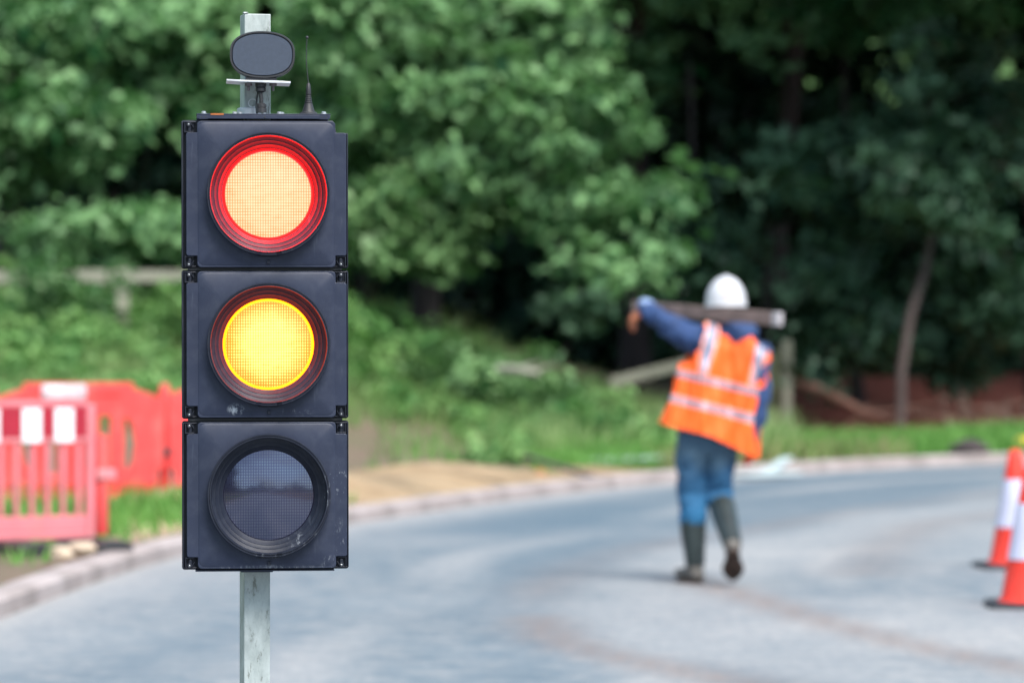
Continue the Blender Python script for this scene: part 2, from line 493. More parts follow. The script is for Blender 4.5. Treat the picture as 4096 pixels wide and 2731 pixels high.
def zt(x, y, kd=None):
    x = np.atleast_1d(np.asarray(x, float)); y = np.atleast_1d(np.asarray(y, float))
    if kd is None: kd = kerb_dist(x, y)
    on = sstep(.05, .3, kd)
    left = 1 - sstep(-4.0, 3.2, x)
    h = .085 + left*1.85*sstep(2.8, 15, kd)*sstep(31, 46, y) + (1-left)*.62*sstep(8.6, 14.5, kd) + 13*sstep(20, 75, kd)
    h += .05*vnoise(x, y, .9)*sstep(.6, 2, kd) + .12*vnoise(x, y, .45, 3)*sstep(5, 9, kd)
    far = sstep(60, 400, np.abs(kd)+0*x) 
    zr = -.03
    right = kd < -9
    h = np.where(kd > 0, h*on + zr*(1-on), zr)
    h = np.where(right, -.03 + .10*sstep(9, 10, -kd), h)
    return h
def zt1(x, y): return float(zt([x], [y])[0])

def grid_mesh(name, X, Y, Z):
    ny, nx = X.shape
    me = bpy.data.meshes.new(name)
    idx = np.arange(nx*ny).reshape(ny, nx)
    q = np.stack([idx[:-1, :-1], idx[:-1, 1:], idx[1:, 1:], idx[1:, :-1]], -1).reshape(-1, 4)
    raw_mesh(me, np.stack([X, Y, Z], -1).reshape(-1, 3), q)
    return me
def raw_mesh(me, V, F):
    n = F.shape[1]
    me.vertices.add(len(V)); me.vertices.foreach_set('co', V.astype(np.float32).ravel())
    me.loops.add(F.size); me.loops.foreach_set('vertex_index', F.astype(np.int32).ravel())
    me.polygons.add(len(F)); me.polygons.foreach_set('loop_start', np.arange(0, F.size, n, dtype=np.int32))
    me.polygons.foreach_set('loop_total', np.full(len(F), n, dtype=np.int32))
    me.update(calc_edges=True)
def add_attr(me, name, vals, dom='POINT'):
    a = me.attributes.new(name, 'FLOAT', dom); a.data.foreach_set('value', np.asarray(vals, np.float32).ravel())

# ground sheet
gx = np.concatenate([np.array([-900,-500,-250,-120,-70,-45,-30,-20]), np.arange(-14, 16.01, .25), np.array([20,30,45,70,120,250,500,900])])
gy = np.concatenate([np.array([-900,-500,-250,-120,-60,-30,-10,0,8]), np.arange(12, 78.01, .25), np.array([85,95,110,150,250,500,900])])
X, Y = np.meshgrid(gx, gy); kd = kerb_dist(X.ravel(), Y.ravel()); Z = zt(X.ravel(), Y.ravel(), kd)
me = grid_mesh('ground', X, Y, Z.reshape(X.shape))
x_, y_ = X.ravel(), Y.ravel()
ix = x_*15360/np.maximum(y_, 1)+2048
sandm = sstep(.15, .5, kd)*(1-sstep(2.6+.5*vnoise(x_, y_, 1.1), 3.6+.5*vnoise(x_, y_, 1.3, 2), kd))*sstep(24, 27, y_)*(1-sstep(34.5, 36.5, y_))
lit = (1-sstep(22, 30, kd))*sstep(7.0, 8.6, kd+.5*vnoise(x_, y_, 1.2))*sstep(2.2, 3.6, x_)
grn = sstep(.3, 1.0, kd)*(1-sstep(8, 10, kd))*(1-sandm)*np.clip(.65+.6*vnoise(x_, y_, .8, 5)+sstep(1, 3, x_), 0, 1)*sstep(0, 1, 1-lit)
soil_patch = sstep(24, 27, y_)*(1-sstep(.2, 1.5, x_))*(kd > 2.5)*(kd < 9.5)
grn = grn*(1-.75*soil_patch)
grn = np.maximum(grn, sstep(18, 24, kd))
for nme, vv in (('sand', sandm), ('litter', lit), ('green', grn)): add_attr(me, nme, vv)
tag(link('ground', me, M['ground'], None, 180), kind='structure')

# road ribbon
us = np.concatenate([np.arange(-.02, 8.2, .14)])
Xr = K[:, 0:1] + NR[:, 0:1]*us[None]; Yr = K[:, 1:2] + NR[:, 1:2]*us[None]
me = grid_mesh('road', Xr, Yr, np.zeros_like(Xr) + 0.0*Xr)
xr, yr = Xr.ravel(), Yr.ravel(); U = np.tile(us, len(K))
def polydist(x, y, P):
    P = [np.array(p, float) for p in P]; d = np.full(x.shape, 1e9); side = np.zeros(x.shape)
    for a, b in zip(P, P[1:]):
        v = b-a; t = np.clip(((x-a[0])*v[0]+(y-a[1])*v[1])/(v@v), 0, 1)
        ex, ey = x-(a[0]+t*v[0]), y-(a[1]+t*v[1]); dd = np.hypot(ex, ey)
        s = np.sign(v[0]*(y-a[1])-v[1]*(x-a[0])); c = dd < d
        side = np.where(c, s, side); d = np.where(c, dd, d)
    return d, side
wob = .15*vnoise(xr, yr, .8, 1)+.08*vnoise(xr, yr, 2.1, 4)
A = [(6.5, 38.5), (4.4, 35.0), (2.6, 31), (1.64, 28), (.85, 26), (.418, 23.97), (.18, 22), (.093, 20.4), (.1, 18.9), (.307, 17.6), (.9, 16.06), (1.6, 14.5)]
dA, sA = polydist(xr, yr, A)
sgnA = sA*dA                                                  # positive inside (right of the curve)
wet = sstep(.45, .9, U+wob*.5)*(1-sstep(1.5, 2.1, U+wob))*.95*sstep(24, 30, yr)
wet = np.maximum(wet, .55*sstep(1.2, 1.8, U+wob)*(1-sstep(-.15, .25, sgnA+wob))*sstep(18, 22, yr)*sstep(-.6, .2, xr+wob*2+.05*(yr-20)))
dust = np.exp(-np.clip(U, 0, 9)/.42)*1.0
dust = np.maximum(dust, .5*sstep(0, .5, sgnA+wob)*(1-sstep(.9, 1.8, sgnA+wob)))
dust = np.maximum(dust, .30*np.clip(vnoise(xr, yr*.5, .9, 7)+vnoise(xr, yr*.6, 1.9, 2)*.5, 0, 1))
dB, _ = polydist(xr, yr, [(1.0, 22.8), (1.28, 21.2), (1.57, 19.2), (1.84, 17.8), (2.2, 16.5), (2.6, 15), (3, 13)])
dC, _ = polydist(xr, yr, [(.12, 19.5), (.2, 18.2), (.36, 17.4), (.9, 15.9), (1.3, 15.0)])
dD, _ = polydist(xr, yr, [(8, 36), (5, 33), (3.2, 29.5), (2.5, 26), (2.1, 23)])
stain = np.maximum(np.exp(-(dB/.14)**2), 1.0*np.exp(-(dC/.16)**2))
stain = np.maximum(stain, .5*np.exp(-(dD/.25)**2))
stain = np.maximum(stain, .55*np.exp(-(np.abs(sgnA)/.22)**2)*(.6+.4*vnoise(xr, yr, 1.1, 17)))
wet *= 1-.5*stain
dust = np.maximum(dust, .8*sstep(.1, .7, sgnA+wob)*np.clip(.55+.6*vnoise(xr, yr*.5, .8, 21)+.3*vnoise(xr, yr, 2.3, 5), 0, 1)*(1-sstep(3.5, 5.5, sgnA)))
strk = np.clip(np.sin(sgnA*5.0+1.2*vnoise(xr, yr, .5, 3)), 0, 1)**2*sstep(.2, .6, sgnA)*(.55+.45*vnoise(xr, yr, .7, 9))
strk = np.maximum(strk, np.clip(np.sin(U*4.2+1.5*vnoise(xr, yr, .35, 6)), 0, 1)**2*.8*(.5+.5*vnoise(xr, yr, .6, 12)))
dust = np.maximum(dust, .9*strk*sstep(.3, 1, U))
wet = np.maximum(wet, .5*np.clip(np.sin(U*4.2+2.6+1.5*vnoise(xr, yr, .35, 6)), 0, 1)**3*(.5+.5*vnoise(xr, yr, .5, 14)))
for nme, vv in (('wet', wet), ('dust', dust), ('stain', stain)): add_attr(me, nme, vv)
tag(link('road', me, M['road'], None, 180), kind='structure')

# kerb
prof = [(.02, -.05), (.02, .085), (-.015, .105), (-.15, .11), (-.17, .105), (-.17, -.05)]
V, F = [], []
n = len(prof)
for k in range(len(K)):
    for (u, z) in prof: V.append((K[k, 0]+NR[k, 0]*u, K[k, 1]+NR[k, 1]*u, z))
for k in range(len(K)-1):
    for j in range(n-1): F.append((k*n+j, (k+1)*n+j, (k+1)*n+j+1, k*n+j+1))
me = bpy.data.meshes.new('kerb'); raw_mesh(me, np.array(V), np.array(F))
add_attr(me, 'joint', np.repeat((np.arange(len(K)) % 4 == 0).astype(float), n))
tag(link('kerb', me, M['kerb'], None, 30), kind='structure')

# ------------------------------------------------------------------ leaves
SP = 9
def leaf_cloud(name, clumps, per, size, mat, parent=None, seed=1, up=.45, shell=.5, aspect=.62):
    """clumps: rows (x,y,z,rx,ry,rz,tint)"""
    rg = np.random.default_rng(seed)
    C = np.asarray(clumps, float); n = len(C)*per
    per = max(1, per//SP)*SP; n = len(C)*per; ns = n//SP
    c = np.repeat(C, per//SP, 0)
    d = rg.normal(size=(ns, 3)); d /= np.linalg.norm(d, axis=1)[:, None]
    r = rg.random(ns)**shell
    p = c[:, :3] + d*c[:, 3:6]*r[:, None]*(1+.25*rg.normal(size=(ns, 1)))
    nrm = d*.55 + np.array([0, 0, up]) + rg.normal(size=(ns, 3))*.42
    tt = c[:, 6]+rg.normal(size=ns)*.26
    szf = np.repeat(np.repeat(rg.uniform(.65, 1.5, len(C)), per//SP), SP)[:, None]
    p = np.repeat(p, SP, 0)+rg.normal(size=(n, 3))*size*szf*np.array([.8, .8, .5]); nrm = np.repeat(nrm, SP, 0)+rg.normal(size=(n, 3))*.22; tt = np.repeat(tt, SP)
    nrm /= np.linalg.norm(nrm, axis=1)[:, None]
    a = rg.normal(size=(n, 3)); a -= nrm*np.sum(a*nrm, 1)[:, None]; a /= np.linalg.norm(a, axis=1)[:, None]
    b = np.cross(nrm, a)
    s = size*szf*(.6+.8*rg.random((n, 1)))
    droop = nrm*s*.18
    V = np.stack([p-a*s*.5-droop, p+b*s*.5*aspect, p+a*s*.5-droop, p-b*s*.5*aspect], 1).reshape(-1, 3)
    F = np.arange(4*n).reshape(n, 4)
    me = bpy.data.meshes.new(name); raw_mesh(me, V, F)
    add_attr(me, 'tint', np.clip(tt+rg.normal(size=n)*.06, 0, 1), 'FACE')
    return link(name, me, mat, parent)

def crown_clumps(ells, n, rng, rad=(.3, .6), tint=(.2, .8), front=True):
    """ells: (centre, radii); clumps over their shells, loosely drooping"""
    out = []
    wts = np.array([e[1][0]*e[1][2] for e in ells]); wts = wts/wts.sum()
    for i in range(n):
        e = ells[rng.choice(len(ells), p=wts)]
        d = rng.normal(size=3); d /= np.linalg.norm(d)
        if front and d[1] > .3: d[1] = -d[1]
        k = .62+.42*rng.random()
        p = np.array(e[0])+d*np.array(e[1])*k
        r = rng.uniform(*rad)
        out.append((*p, r*1.1, r, r*.62, rng.uniform(*tint)))
    return out

def tree(name, base, top, girth, ells, nc, per, size, mat, label, bark='bark', seed=1, rad=(.3, .6), tint=(.2, .8), group=None, lean=(0, 0), cat='tree', limbs=7, up=.45):
    rng = np.random.default_rng(seed)
    e = empty(name, (base[0], base[1], base[2]))
    tag(e, label, cat, group)
    B = np.array(base)
    bm = bmesh.new()
    pts = []; H = top-base[2]
    for k in range(9):
        t = k/8
        pts.append(Vector((lean[0]*t + .12*math.sin(3*t+seed)*t, lean[1]*t+.1*math.cos(2.3*t+seed)*t, -.25+t*(H+.25))))
    tube(bm, pts, [girth*(1.35 if k == 0 else 1-.75*k/8) for k in range(9)], n=12)
    obj('trunk', bm, M[bark], e, 60)
    cl = crown_clumps(ells, nc, rng, rad, tint)
    bm = bmesh.new()
    for i in rng.choice(len(cl), min(limbs, len(cl)), replace=False):
        q = Vector(np.array(cl[i][:3])-B); t = min(.85, max(.15, q.z/H*.7)); o_ = pts[int(t*8)].copy()
        mid = (o_+q)/2+Vector((0, 0, .25*(q-o_).length))
        cur = [o_, o_.lerp(mid, .6), mid.lerp((o_+q)/2, .3), q.lerp(mid, .4), q]
        g0 = girth*.38
        tube(bm, cur, [g0, g0*.8, g0*.6, g0*.4, g0*.15], n=7)
        for j in range(3):
            s_ = cur[2+j % 2]; tip = q+Vector(rng.normal(size=3)*.5)
            tube(bm, [s_, (s_+tip)/2+Vector((0, 0, .1)), tip], [g0*.35, g0*.2, g0*.06], n=5)
    obj('branches', bm, M[bark], e, 60)
    cl = [(c[0]-B[0], c[1]-B[1], c[2]-B[2], *c[3:]) for c in cl]
    leaf_cloud('crown', cl, per, size, M[mat], e, seed+50, up)
    return e

def E(px, py, d, rpx, rpy, ry=1.2):
    """ellipsoid whose outline sits at the given photo place when standing at depth d"""
    s = d/FPX; c = pix(px, py, d)
    return ((c.x, c.y, c.z), (rpx*s, ry, rpy*s))

def gz(x, y): return (x, y, zt1(x, y))
FG = 'trees at the edge of the wood'
# front, sunlit trees on the left and in the middle
tree('hazel_tree', gz(-6.9, 52.5), 9.5, .16, [E(60, 330, 50.5, 430, 420), E(330, 560, 49.5, 260, 190, .9), E(-60, 600, 50.5, 300, 240)], 76, 117, .165, 'leaf_lit',
     'leafy tree overhanging the fence at the far left, above the barriers', seed=11, group=FG, tint=(.1, .75))
tree('hazel_tree', gz(-3.9, 53.5), 10, .17, [E(640, 120, 50.8, 330, 260), E(1010, 430, 51.2, 300, 260), E(560, 330, 51.5, 160, 150, .8)], 64, 117, .17, 'leaf_lit',
     'leafy tree rising directly behind the traffic light', seed=12, group=FG, tint=(.2, .95))
tree('sycamore_tree', gz(-1.2, 53.0), 11, .2, [E(1560, 260, 50.0, 430, 430, 1.4), E(2000, 120, 50.5, 380, 330), E(2170, 500, 49.6, 330, 300), E(1750, 700, 50.0, 300, 230), E(2420, 850, 49.2, 250, 200, .8), E(2520, 1010, 48.8, 150, 110, .6), E(1330, 560, 50.5, 200, 160)], 168, 117, .17, 'leaf_lit',
     'big bright green tree with spreading branches right of the traffic light', seed=13, group=FG, tint=(.25, 1.0), limbs=16)
tree('olive_leaved_shrub', gz(-2.0, 50.5), 3.6, .06, [E(1560, 880, 49.3, 230, 220, .7), E(1830, 900, 49.5, 130, 200, .5)], 40, 110, .14, 'leaf_olive',
     'olive green shrub hanging low beside the traffic light housing', seed=14, cat='shrub', rad=(.22, .4))
tree('hazel_tree', gz(-5.0, 50.3), 3.2, .07, [E(590, 925, 48.8, 230, 55, .6), E(230, 950, 48.6, 110, 70, .4)], 34, 120, .15, 'leaf_lit',
     'low spray of leaves above the fence rail, left of the traffic light', seed=15, group=FG, rad=(.2, .36), tint=(.3, .8))
# darker trees on the right, under their own canopy
DG = 'shaded trees inside the wood'
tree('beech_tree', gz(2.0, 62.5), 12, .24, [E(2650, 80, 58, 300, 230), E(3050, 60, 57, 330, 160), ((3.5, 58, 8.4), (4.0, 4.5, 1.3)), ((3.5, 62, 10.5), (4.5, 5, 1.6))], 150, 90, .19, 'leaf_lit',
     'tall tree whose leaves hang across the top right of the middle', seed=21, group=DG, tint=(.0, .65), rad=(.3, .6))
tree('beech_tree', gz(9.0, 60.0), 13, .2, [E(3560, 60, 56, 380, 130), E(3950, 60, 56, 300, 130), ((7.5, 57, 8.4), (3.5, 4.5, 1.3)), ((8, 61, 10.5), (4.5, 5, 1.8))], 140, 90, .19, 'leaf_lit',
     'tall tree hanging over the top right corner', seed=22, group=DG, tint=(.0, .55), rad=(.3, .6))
tree('holly_tree', gz(5.2, 57.5), 6, .11, [E(3420, 740, 56, 330, 260, 1.0), E(3300, 1180, 55.5, 230, 170, .8), E(3480, 1350, 55, 160, 150, .6), E(3290, 1440, 54.8, 130, 90, .5)], 80, 72, .17, 'leaf_shaded',
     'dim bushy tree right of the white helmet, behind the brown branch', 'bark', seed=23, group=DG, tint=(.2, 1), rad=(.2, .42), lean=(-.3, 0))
tree('holly_tree', gz(7.9, 58.5), 6.5, .10, [E(3880, 560, 57, 260, 400, 1.0), E(3860, 1050, 56, 240, 200, .8), E(4050, 1280, 56, 200, 170, .7), E(3850, 1420, 57, 200, 110, .7)], 78, 72, .17, 'leaf_shaded',
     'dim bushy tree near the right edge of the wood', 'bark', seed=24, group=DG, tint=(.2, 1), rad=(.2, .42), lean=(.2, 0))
tree('holly_tree', gz(2.6, 57.0), 5.5, .09, [E(2800, 1130, 55.5, 150, 250, .8), E(2950, 760, 57, 260, 260, 1.0), E(2330, 1200, 53, 150, 130, .6)], 40, 72, .16, 'leaf_shaded',
     'dim bushy tree behind the raised arm of the worker', 'bark', seed=25, group=DG, tint=(.1, .8), rad=(.2, .4))

def bare_trunk(pts, r0, r1, label, bark='bark_pale', name='tree'):
    b = pts[0]
    e = empty(name, b); tag(e, label, 'tree', DG)
    bm = bmesh.new(); P = [p-b for p in pts]
    tube(bm, P, [r0+(r1-r0)*i/(len(P)-1) for i in range(len(P))], n=12)
    obj('trunk', bm, M[bark], e, 60)
    rng = np.random.default_rng(int(b.x*100) % 977)
    top = pts[-1]
    mid_ = P[3] if len(P) > 6 else top-b
    cl = [(top.x-b.x+rng.normal()*1.1, rng.normal()*1.1, top.z-b.z+rng.normal()*.6, .6, .6, .4, rng.uniform(0, .7)) for _ in range(10)]
    cl += [(mid_.x+.1+rng.normal()*.45, -.35+rng.normal()*.2, mid_.z+.55+abs(rng.normal())*.75, .32, .25, .24, rng.uniform(.2, .9)) for _ in range(20)]
    leaf_cloud('crown', cl, 90, .16, M['leaf_shaded'], e, 5)
    bm = bmesh.new()
    for c in cl[:5]:
        q = Vector(c[:3]); tube(bm, [P[-2], (P[-2]+q)/2+Vector((0, 0, .2)), q], [r1*.7, r1*.45, r1*.15], n=6)
    obj('branches', bm, M[bark], e, 60)
    return e
g_ = gpt(3600, 1680); g_ = Vector((g_.x*57/g_.y, 57, 0))
bare_trunk([Vector((5.42, 53.6, zt1(5.42, 53.6)-.1)), pix(3605, 1480, 53.6), pix(3645, 1250, 53.6), pix(3700, 1080, 53.8), pix(3730, 900, 53.9), pix(3755, 740, 54), pix(3770, 620, 54)], .075, .035,
           'slender pale trunk leaning right, standing behind the dry stems')
bare_trunk([Vector((4.1, 60.5, zt1(4.1, 60.5)-.2)), pix(3095, 1200, 60.5), pix(3110, 900, 60.5), pix(3150, 500, 60.5), pix(3180, 150, 60.5), pix(3200, -350, 60.5)], .20, .12,
           'thick dim trunk standing deep in the wood right of the helmet', 'bark')

# far wood: the mass behind everything and the shade-giving canopy over it
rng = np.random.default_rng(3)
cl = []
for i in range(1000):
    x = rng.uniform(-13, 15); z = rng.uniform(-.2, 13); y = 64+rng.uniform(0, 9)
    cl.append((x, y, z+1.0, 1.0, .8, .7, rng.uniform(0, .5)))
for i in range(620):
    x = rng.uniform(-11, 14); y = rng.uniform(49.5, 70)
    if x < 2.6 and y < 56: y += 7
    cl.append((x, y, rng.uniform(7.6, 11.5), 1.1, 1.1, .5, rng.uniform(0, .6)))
tag(leaf_cloud('far_wood', cl, 110, .42, M['leaf_shaded'], None, 9), 'deep dark green mass of woodland filling the background', 'wood', kind='stuff')
cl = []
rng = np.random.default_rng(8)
for i in range(170):
    x = rng.uniform(-45, 45); y = -62+rng.normal()*3
    h = 4.5+2.2*math.sin(x*.23+1)+1.2*math.sin(x*.71)+1.6*math.exp(-((x-14)/6)**2)
    cl.append((x, y, rng.uniform(.5, max(1.5, h)), 2.4, 1.6, 1.1, rng.uniform(0, .5)))
for i in range(60):
    t = rng.random(); cl.append((-12.6+rng.normal()*1.5*(1-t*.6), -30+rng.normal(), 1+t*12, 1.1, 1.1, .8, rng.uniform(0, .5)))
tag(leaf_cloud('hedgerow', cl, 130, .55, M['leaf_shaded'], None, 10), 'dark line of trees behind the viewer, mirrored in the unlit lens', 'wood', kind='stuff')

# ------------------------------------------------------------------ bank vegetation
rng = np.random.default_rng(4)
cl = []
for i in range(4300):
    x = rng.uniform(-8.5, 3.4); y = rng.uniform(35, 54.5)
    kdv = kerb_dist([x], [y])[0]
    lim = 7.0 if x < -.3 else 3.4
    if kdv < lim + .8*math.sin(x*2.3)+.3*math.sin(x*5.1): continue
    if x > 1.0 and (y > 46 or rng.random() < (x-1.0)/2.6): continue
    patch = .5+.5*math.sin(x*1.9+y*.8)*math.cos(y*1.3-x*.6)
    if rng.random() > .5+.5*patch and y < 47: continue
    hgt = (.12+.42*patch)*max(.35, min(1, (2.0-x)/4))
    r_ = rng.uniform(.10, .26)
    cl.append((x, y, zt1(x, y)+rng.uniform(.0, hgt), r_*1.15, r_, r_*.7, np.clip(.25+.55*patch+rng.normal()*.15, 0, 1)))
tag(leaf_cloud('brambles', cl, 63, .105, M['leaf_bramble'], None, 21, up=.6), 'green brambles and nettles covering the bank behind the barriers', 'undergrowth', kind='stuff')
BG = 'bushes growing on the bank'
def bush(x, y, h, w_, mat, label, seed, tint=(.2, .9), name='bush'):
    rng = np.random.default_rng(seed); z0 = zt1(x, y)
    e = empty(name, (x, y, z0)); tag(e, label, 'bush', BG)
    cl = [(rng.normal()*w_*.45, rng.normal()*.35, abs(rng.normal())*h*.35+.1*h+rng.random()*.3*h, .28, .28, .2, rng.uniform(*tint)) for _ in range(int(9+w_*7))]
    bm = bmesh.new()
    for c in cl[:8]: tube(bm, [Vector((c[0]*.2, 0, -.1)), Vector((c[0]*.6, c[1]*.5, c[2]*.6)), Vector(c[:3])], [.018, .012, .005], n=5)
    obj('stems', bm, M['bark'], e, 60)
    leaf_cloud('foliage', cl, 90, .115, M[mat], e, seed+3, .55)
bush(-1.9, 47.6, 1.7, .8, 'leaf_bramble', 'tall green bush just right of the traffic light housing', 31)
bush(-.6, 47.4, 1.1, .7, 'leaf_olive', 'rounded green bush on the slope below the big bright tree', 32)
bush(.35, 46.8, .8, .6, 'leaf_olive', 'olive green bush halfway along the slope towards the worker', 33)
bush(1.15, 45.0, .5, .5, 'leaf_bramble', 'small green bush left of the worker beneath the leaning rail', 34)
bush(-5.3, 46.5, 1.2, .9, 'leaf_olive', 'olive green bush above the red barriers below the fence rail', 35)
bush(-3.9, 47.2, 1.4, .8, 'leaf_bramble', 'green bush left of the traffic light above the barrier end', 36)

# grass: thin blades in tufts
def blades(name, pts, hgt, mat, seed, label, cat, width=.012, parent=None):
    rg = np.random.default_rng(seed); P = np.asarray(pts); n = len(P)
    h = hgt*(.5+.9*rg.random((n, 1))); th = rg.random(n)*2*np.pi
    a = np.stack([np.cos(th), np.sin(th), 0*th], 1)*width
    lean = rg.normal(size=(n, 3))*.35; lean[:, 2] = 1
    V = np.stack([P-a, P+a, P+a*.6+lean*h*.55, P-a*.6+lean*h*.55, P+lean*h+np.stack([np.cos(th*2), np.sin(th*2), 0*th], 1)*h*.25], 1).reshape(-1, 3)
    i = np.arange(n)[:, None]*5
    F = np.concatenate([i+np.array([[0, 1, 2, 3]]), i+np.array([[3, 2, 4, 4]])], 0)
    # use triangles for a clean mesh
    Tr = np.concatenate([i+np.array([[0, 1, 2]]), i+np.array([[0, 2, 3]]), i+np.array([[3, 2, 4]])], 0)
    me = bpy.data.meshes.new(name); raw_mesh(me, V, Tr)
    t = np.clip(.5+.25*vnoise(P[:, 0], P[:, 1], 1.7)+rg.normal(size=n)*.2, 0, 1)
    add_attr(me, 'tint', np.concatenate([t, t, t]), 'FACE')
    return tag(link(name, me, M[mat], parent), label, cat, kind='stuff')
def scatter(n, x0, x1, y0, y1, cond, seed):
    rg = np.random.default_rng(seed); x = rg.uniform(x0, x1, n); y = rg.uniform(y0, y1, n)
    kd = kerb_dist(x, y); z = zt(x, y, kd); k = cond(x, y, kd, rg.random(n))
    return np.stack([x[k], y[k], z[k]-.01], 1)
pg = scatter(120000, -5, 10, 21, 58, lambda x, y, k, r: (k > .5) & (k < np.where(x > 2.5, 7.3, 10.5)) & (((x > .2+.0*y) & (y > 36) & (k > .9)) | ((y < 30.3) & (y > 25) & (x < -2.2) & (k < 3.4) & (k > .6)) | ((x > -1.5) & (k > 3.2) & (r < .16))) & (r < .35+.65*(vnoise(x, y, 1.3, 8) > -.35)), 41)
blades('grass', pg, .17, 'grass', 42, 'bright green grass along the verge beside the road', 'grass', .014)
pd = scatter(26000, 1.5, 9, 37, 58, lambda x, y, k, r: (k > .7) & ((k < 2.2) & (x < 4.6) & (r < .7) | (k > 7) & (k < 8.6) & (x > 3.5) & (r < .35)), 43)
blades('dry_grass', pd, .22, 'drygrass', 44, 'straw coloured dry grass at the edge of the leaf litter', 'grass', .012)
pf = scatter(9000, -6, -1, 19, 31, lambda x, y, k, r: (k > .35) & (k < 4) & (r < .5) & ((y > 25) | (vnoise(x, y, 3.1, 2) > .45)), 45)
blades('weeds', pf, .11, 'grass', 46, 'short green weeds around the feet of the barriers', 'grass', .014)
pt = scatter(60000, -8.5, 3.5, 36, 55, lambda x, y, k, r: (k > np.where(x < -.3, 6.6, 3.2)) & (r < .3+.5*(vnoise(x, y, .9, 4) > 0)), 47)
blades('tall_grass', pt, .38, 'tallgrass', 48, 'long rough grass growing up through the brambles on the bank', 'grass', .011)
# dry stems standing on the leaf litter
ds = []
rng = np.random.default_rng(12)
for i in range(22):
    x = rng.normal()*.8+6.6; y = 55+rng.normal()*1.2
    ds.append((x, y))
bm = bmesh.new()
for (x, y) in ds:
    z = zt1(x, y); h = rng.uniform(.2, .65)
    tube(bm, [Vector((x, y, z-.05)), Vector((x+.02, y, z+h*.5)), Vector((x+rng.normal()*.06, y, z+h))], [.008, .007, .004], n=5)
    for q in range(3):
        a = rng.random()*6.28; zz_ = z+h*(.7+.1*q)
        tube(bm, [Vector((x, y, zz_-.1)), Vector((x+.07*math.cos(a), y+.07*math.sin(a), zz_)) ], [.006, .022], n=5)
tag(obj('dry_stems', bm, simple('pale_dry_stems', (.22, .15, .12), .9, .25, 20), None, 60), 'clump of pale dead flower stems on the brown litter at right', 'dead plants', kind='stuff')

# ------------------------------------------------------------------ fences and dead wood
def plank_between(bm, a, b, h, t, up=(0, 0, 1)):
    a, b = Vector(a), Vector(b); d = (b-a).normalized(); s = d.cross(Vector(up)).normalized(); u = s.cross(d)
    vs = []
    for p in (a, b):
        for (i, j) in ((-1, -1), (1, -1), (1, 1), (-1, 1)): vs.append(bm.verts.new(p+s*t/2*i+u*h/2*j))
    for q in ((0, 1, 2, 3), (7, 6, 5, 4), (0, 4, 5, 1), (1, 5, 6, 2), (2, 6, 7, 3), (3, 7, 4, 0)): bm.faces.new([vs[i] for i in q])
def post_mesh(w_, d_, h, top=.03):
    bm = bmesh.new(); v = box(bm, (-w_/2, -d_/2, -.4), (w_/2, d_/2, h))
    v[4].co.z -= top; v[5].co.z -= top*.3
    return bm
# left fence: long pale top rail, second rail lower, posts
y0 = 47.4
a = pix(-600, 1110, y0); fe = empty('wooden_fence', (a.x, y0, zt1(a.x, y0)))
tag(fe, 'old pale post and rail fence on the bank at far left', 'fence')
o_ = fe.location
bm = bmesh.new(); plank_between(bm, a-o_, pix(430, 1106, y0)-o_, .16, .06); obj('rail', bm, M['oldwood'], fe, 30, .006)
bm = bmesh.new(); plank_between(bm, pix(-600, 1300, y0)-o_, pix(70, 1306, y0)-o_, .15, .06); obj('rail', bm, M['oldwood'], fe, 30, .006)
bm = bmesh.new(); plank_between(bm, pix(440, 1106, y0)-o_, pix(760, 1104, y0+.1)-o_, .14, .06); obj('rail', bm, M['oldwood'], fe, 30, .006)
for px in (-500, 490):
    p = pix(px, 1075, y0+.1); bm = post_mesh(.15, .13, p.z-zt1(p.x, y0+.1)); po = obj('post', bm, M['oldwood'], fe, 30, .01)
    po.location = Vector((p.x, y0+.1, zt1(p.x, y0+.1)))-o_
# right fence: broad mossy post pair behind the worker and leaning rail
yf = 54.5
p = pix(3085, 1360, yf); z0 = zt1(p.x, yf)
fe = empty('wooden_fence', (p.x, yf, z0)); tag(fe, 'broken mossy fence with a leaning rail behind the worker', 'fence')
o_ = Vector(fe.location)
bm = post_mesh(.22, .2, pix(0, 1400, yf).z-z0); obj('post', bm, M['oldpost'], fe, 30, .01)
po = obj('post', post_mesh(.13, .13, pix(0, 1360, yf).z-z0), M['oldwood'], fe, 30, .01); po.location = (pix(3145, 0, yf).x-p.x, -.1, 0)
bm = bmesh.new(); plank_between(bm, pix(2440, 1530, yf-1.5)-o_, pix(2740, 1455, yf-.8)-o_, .13, .06); obj('rail', bm, M['oldwood'], fe, 30, .006)
bm = bmesh.new(); plank_between(bm, pix(2740, 1448, yf-.7)-o_, pix(3060, 1400, yf-.1)-o_, .12, .06); obj('rail', bm, M['oldwood'], fe, 30, .006)
bm = bmesh.new(); plank_between(bm, pix(2560, 1660, yf-1.5)-o_, pix(3040, 1590, yf-.2)-o_, .12, .06); obj('rail', bm, M['oldwood'], fe, 30, .006)
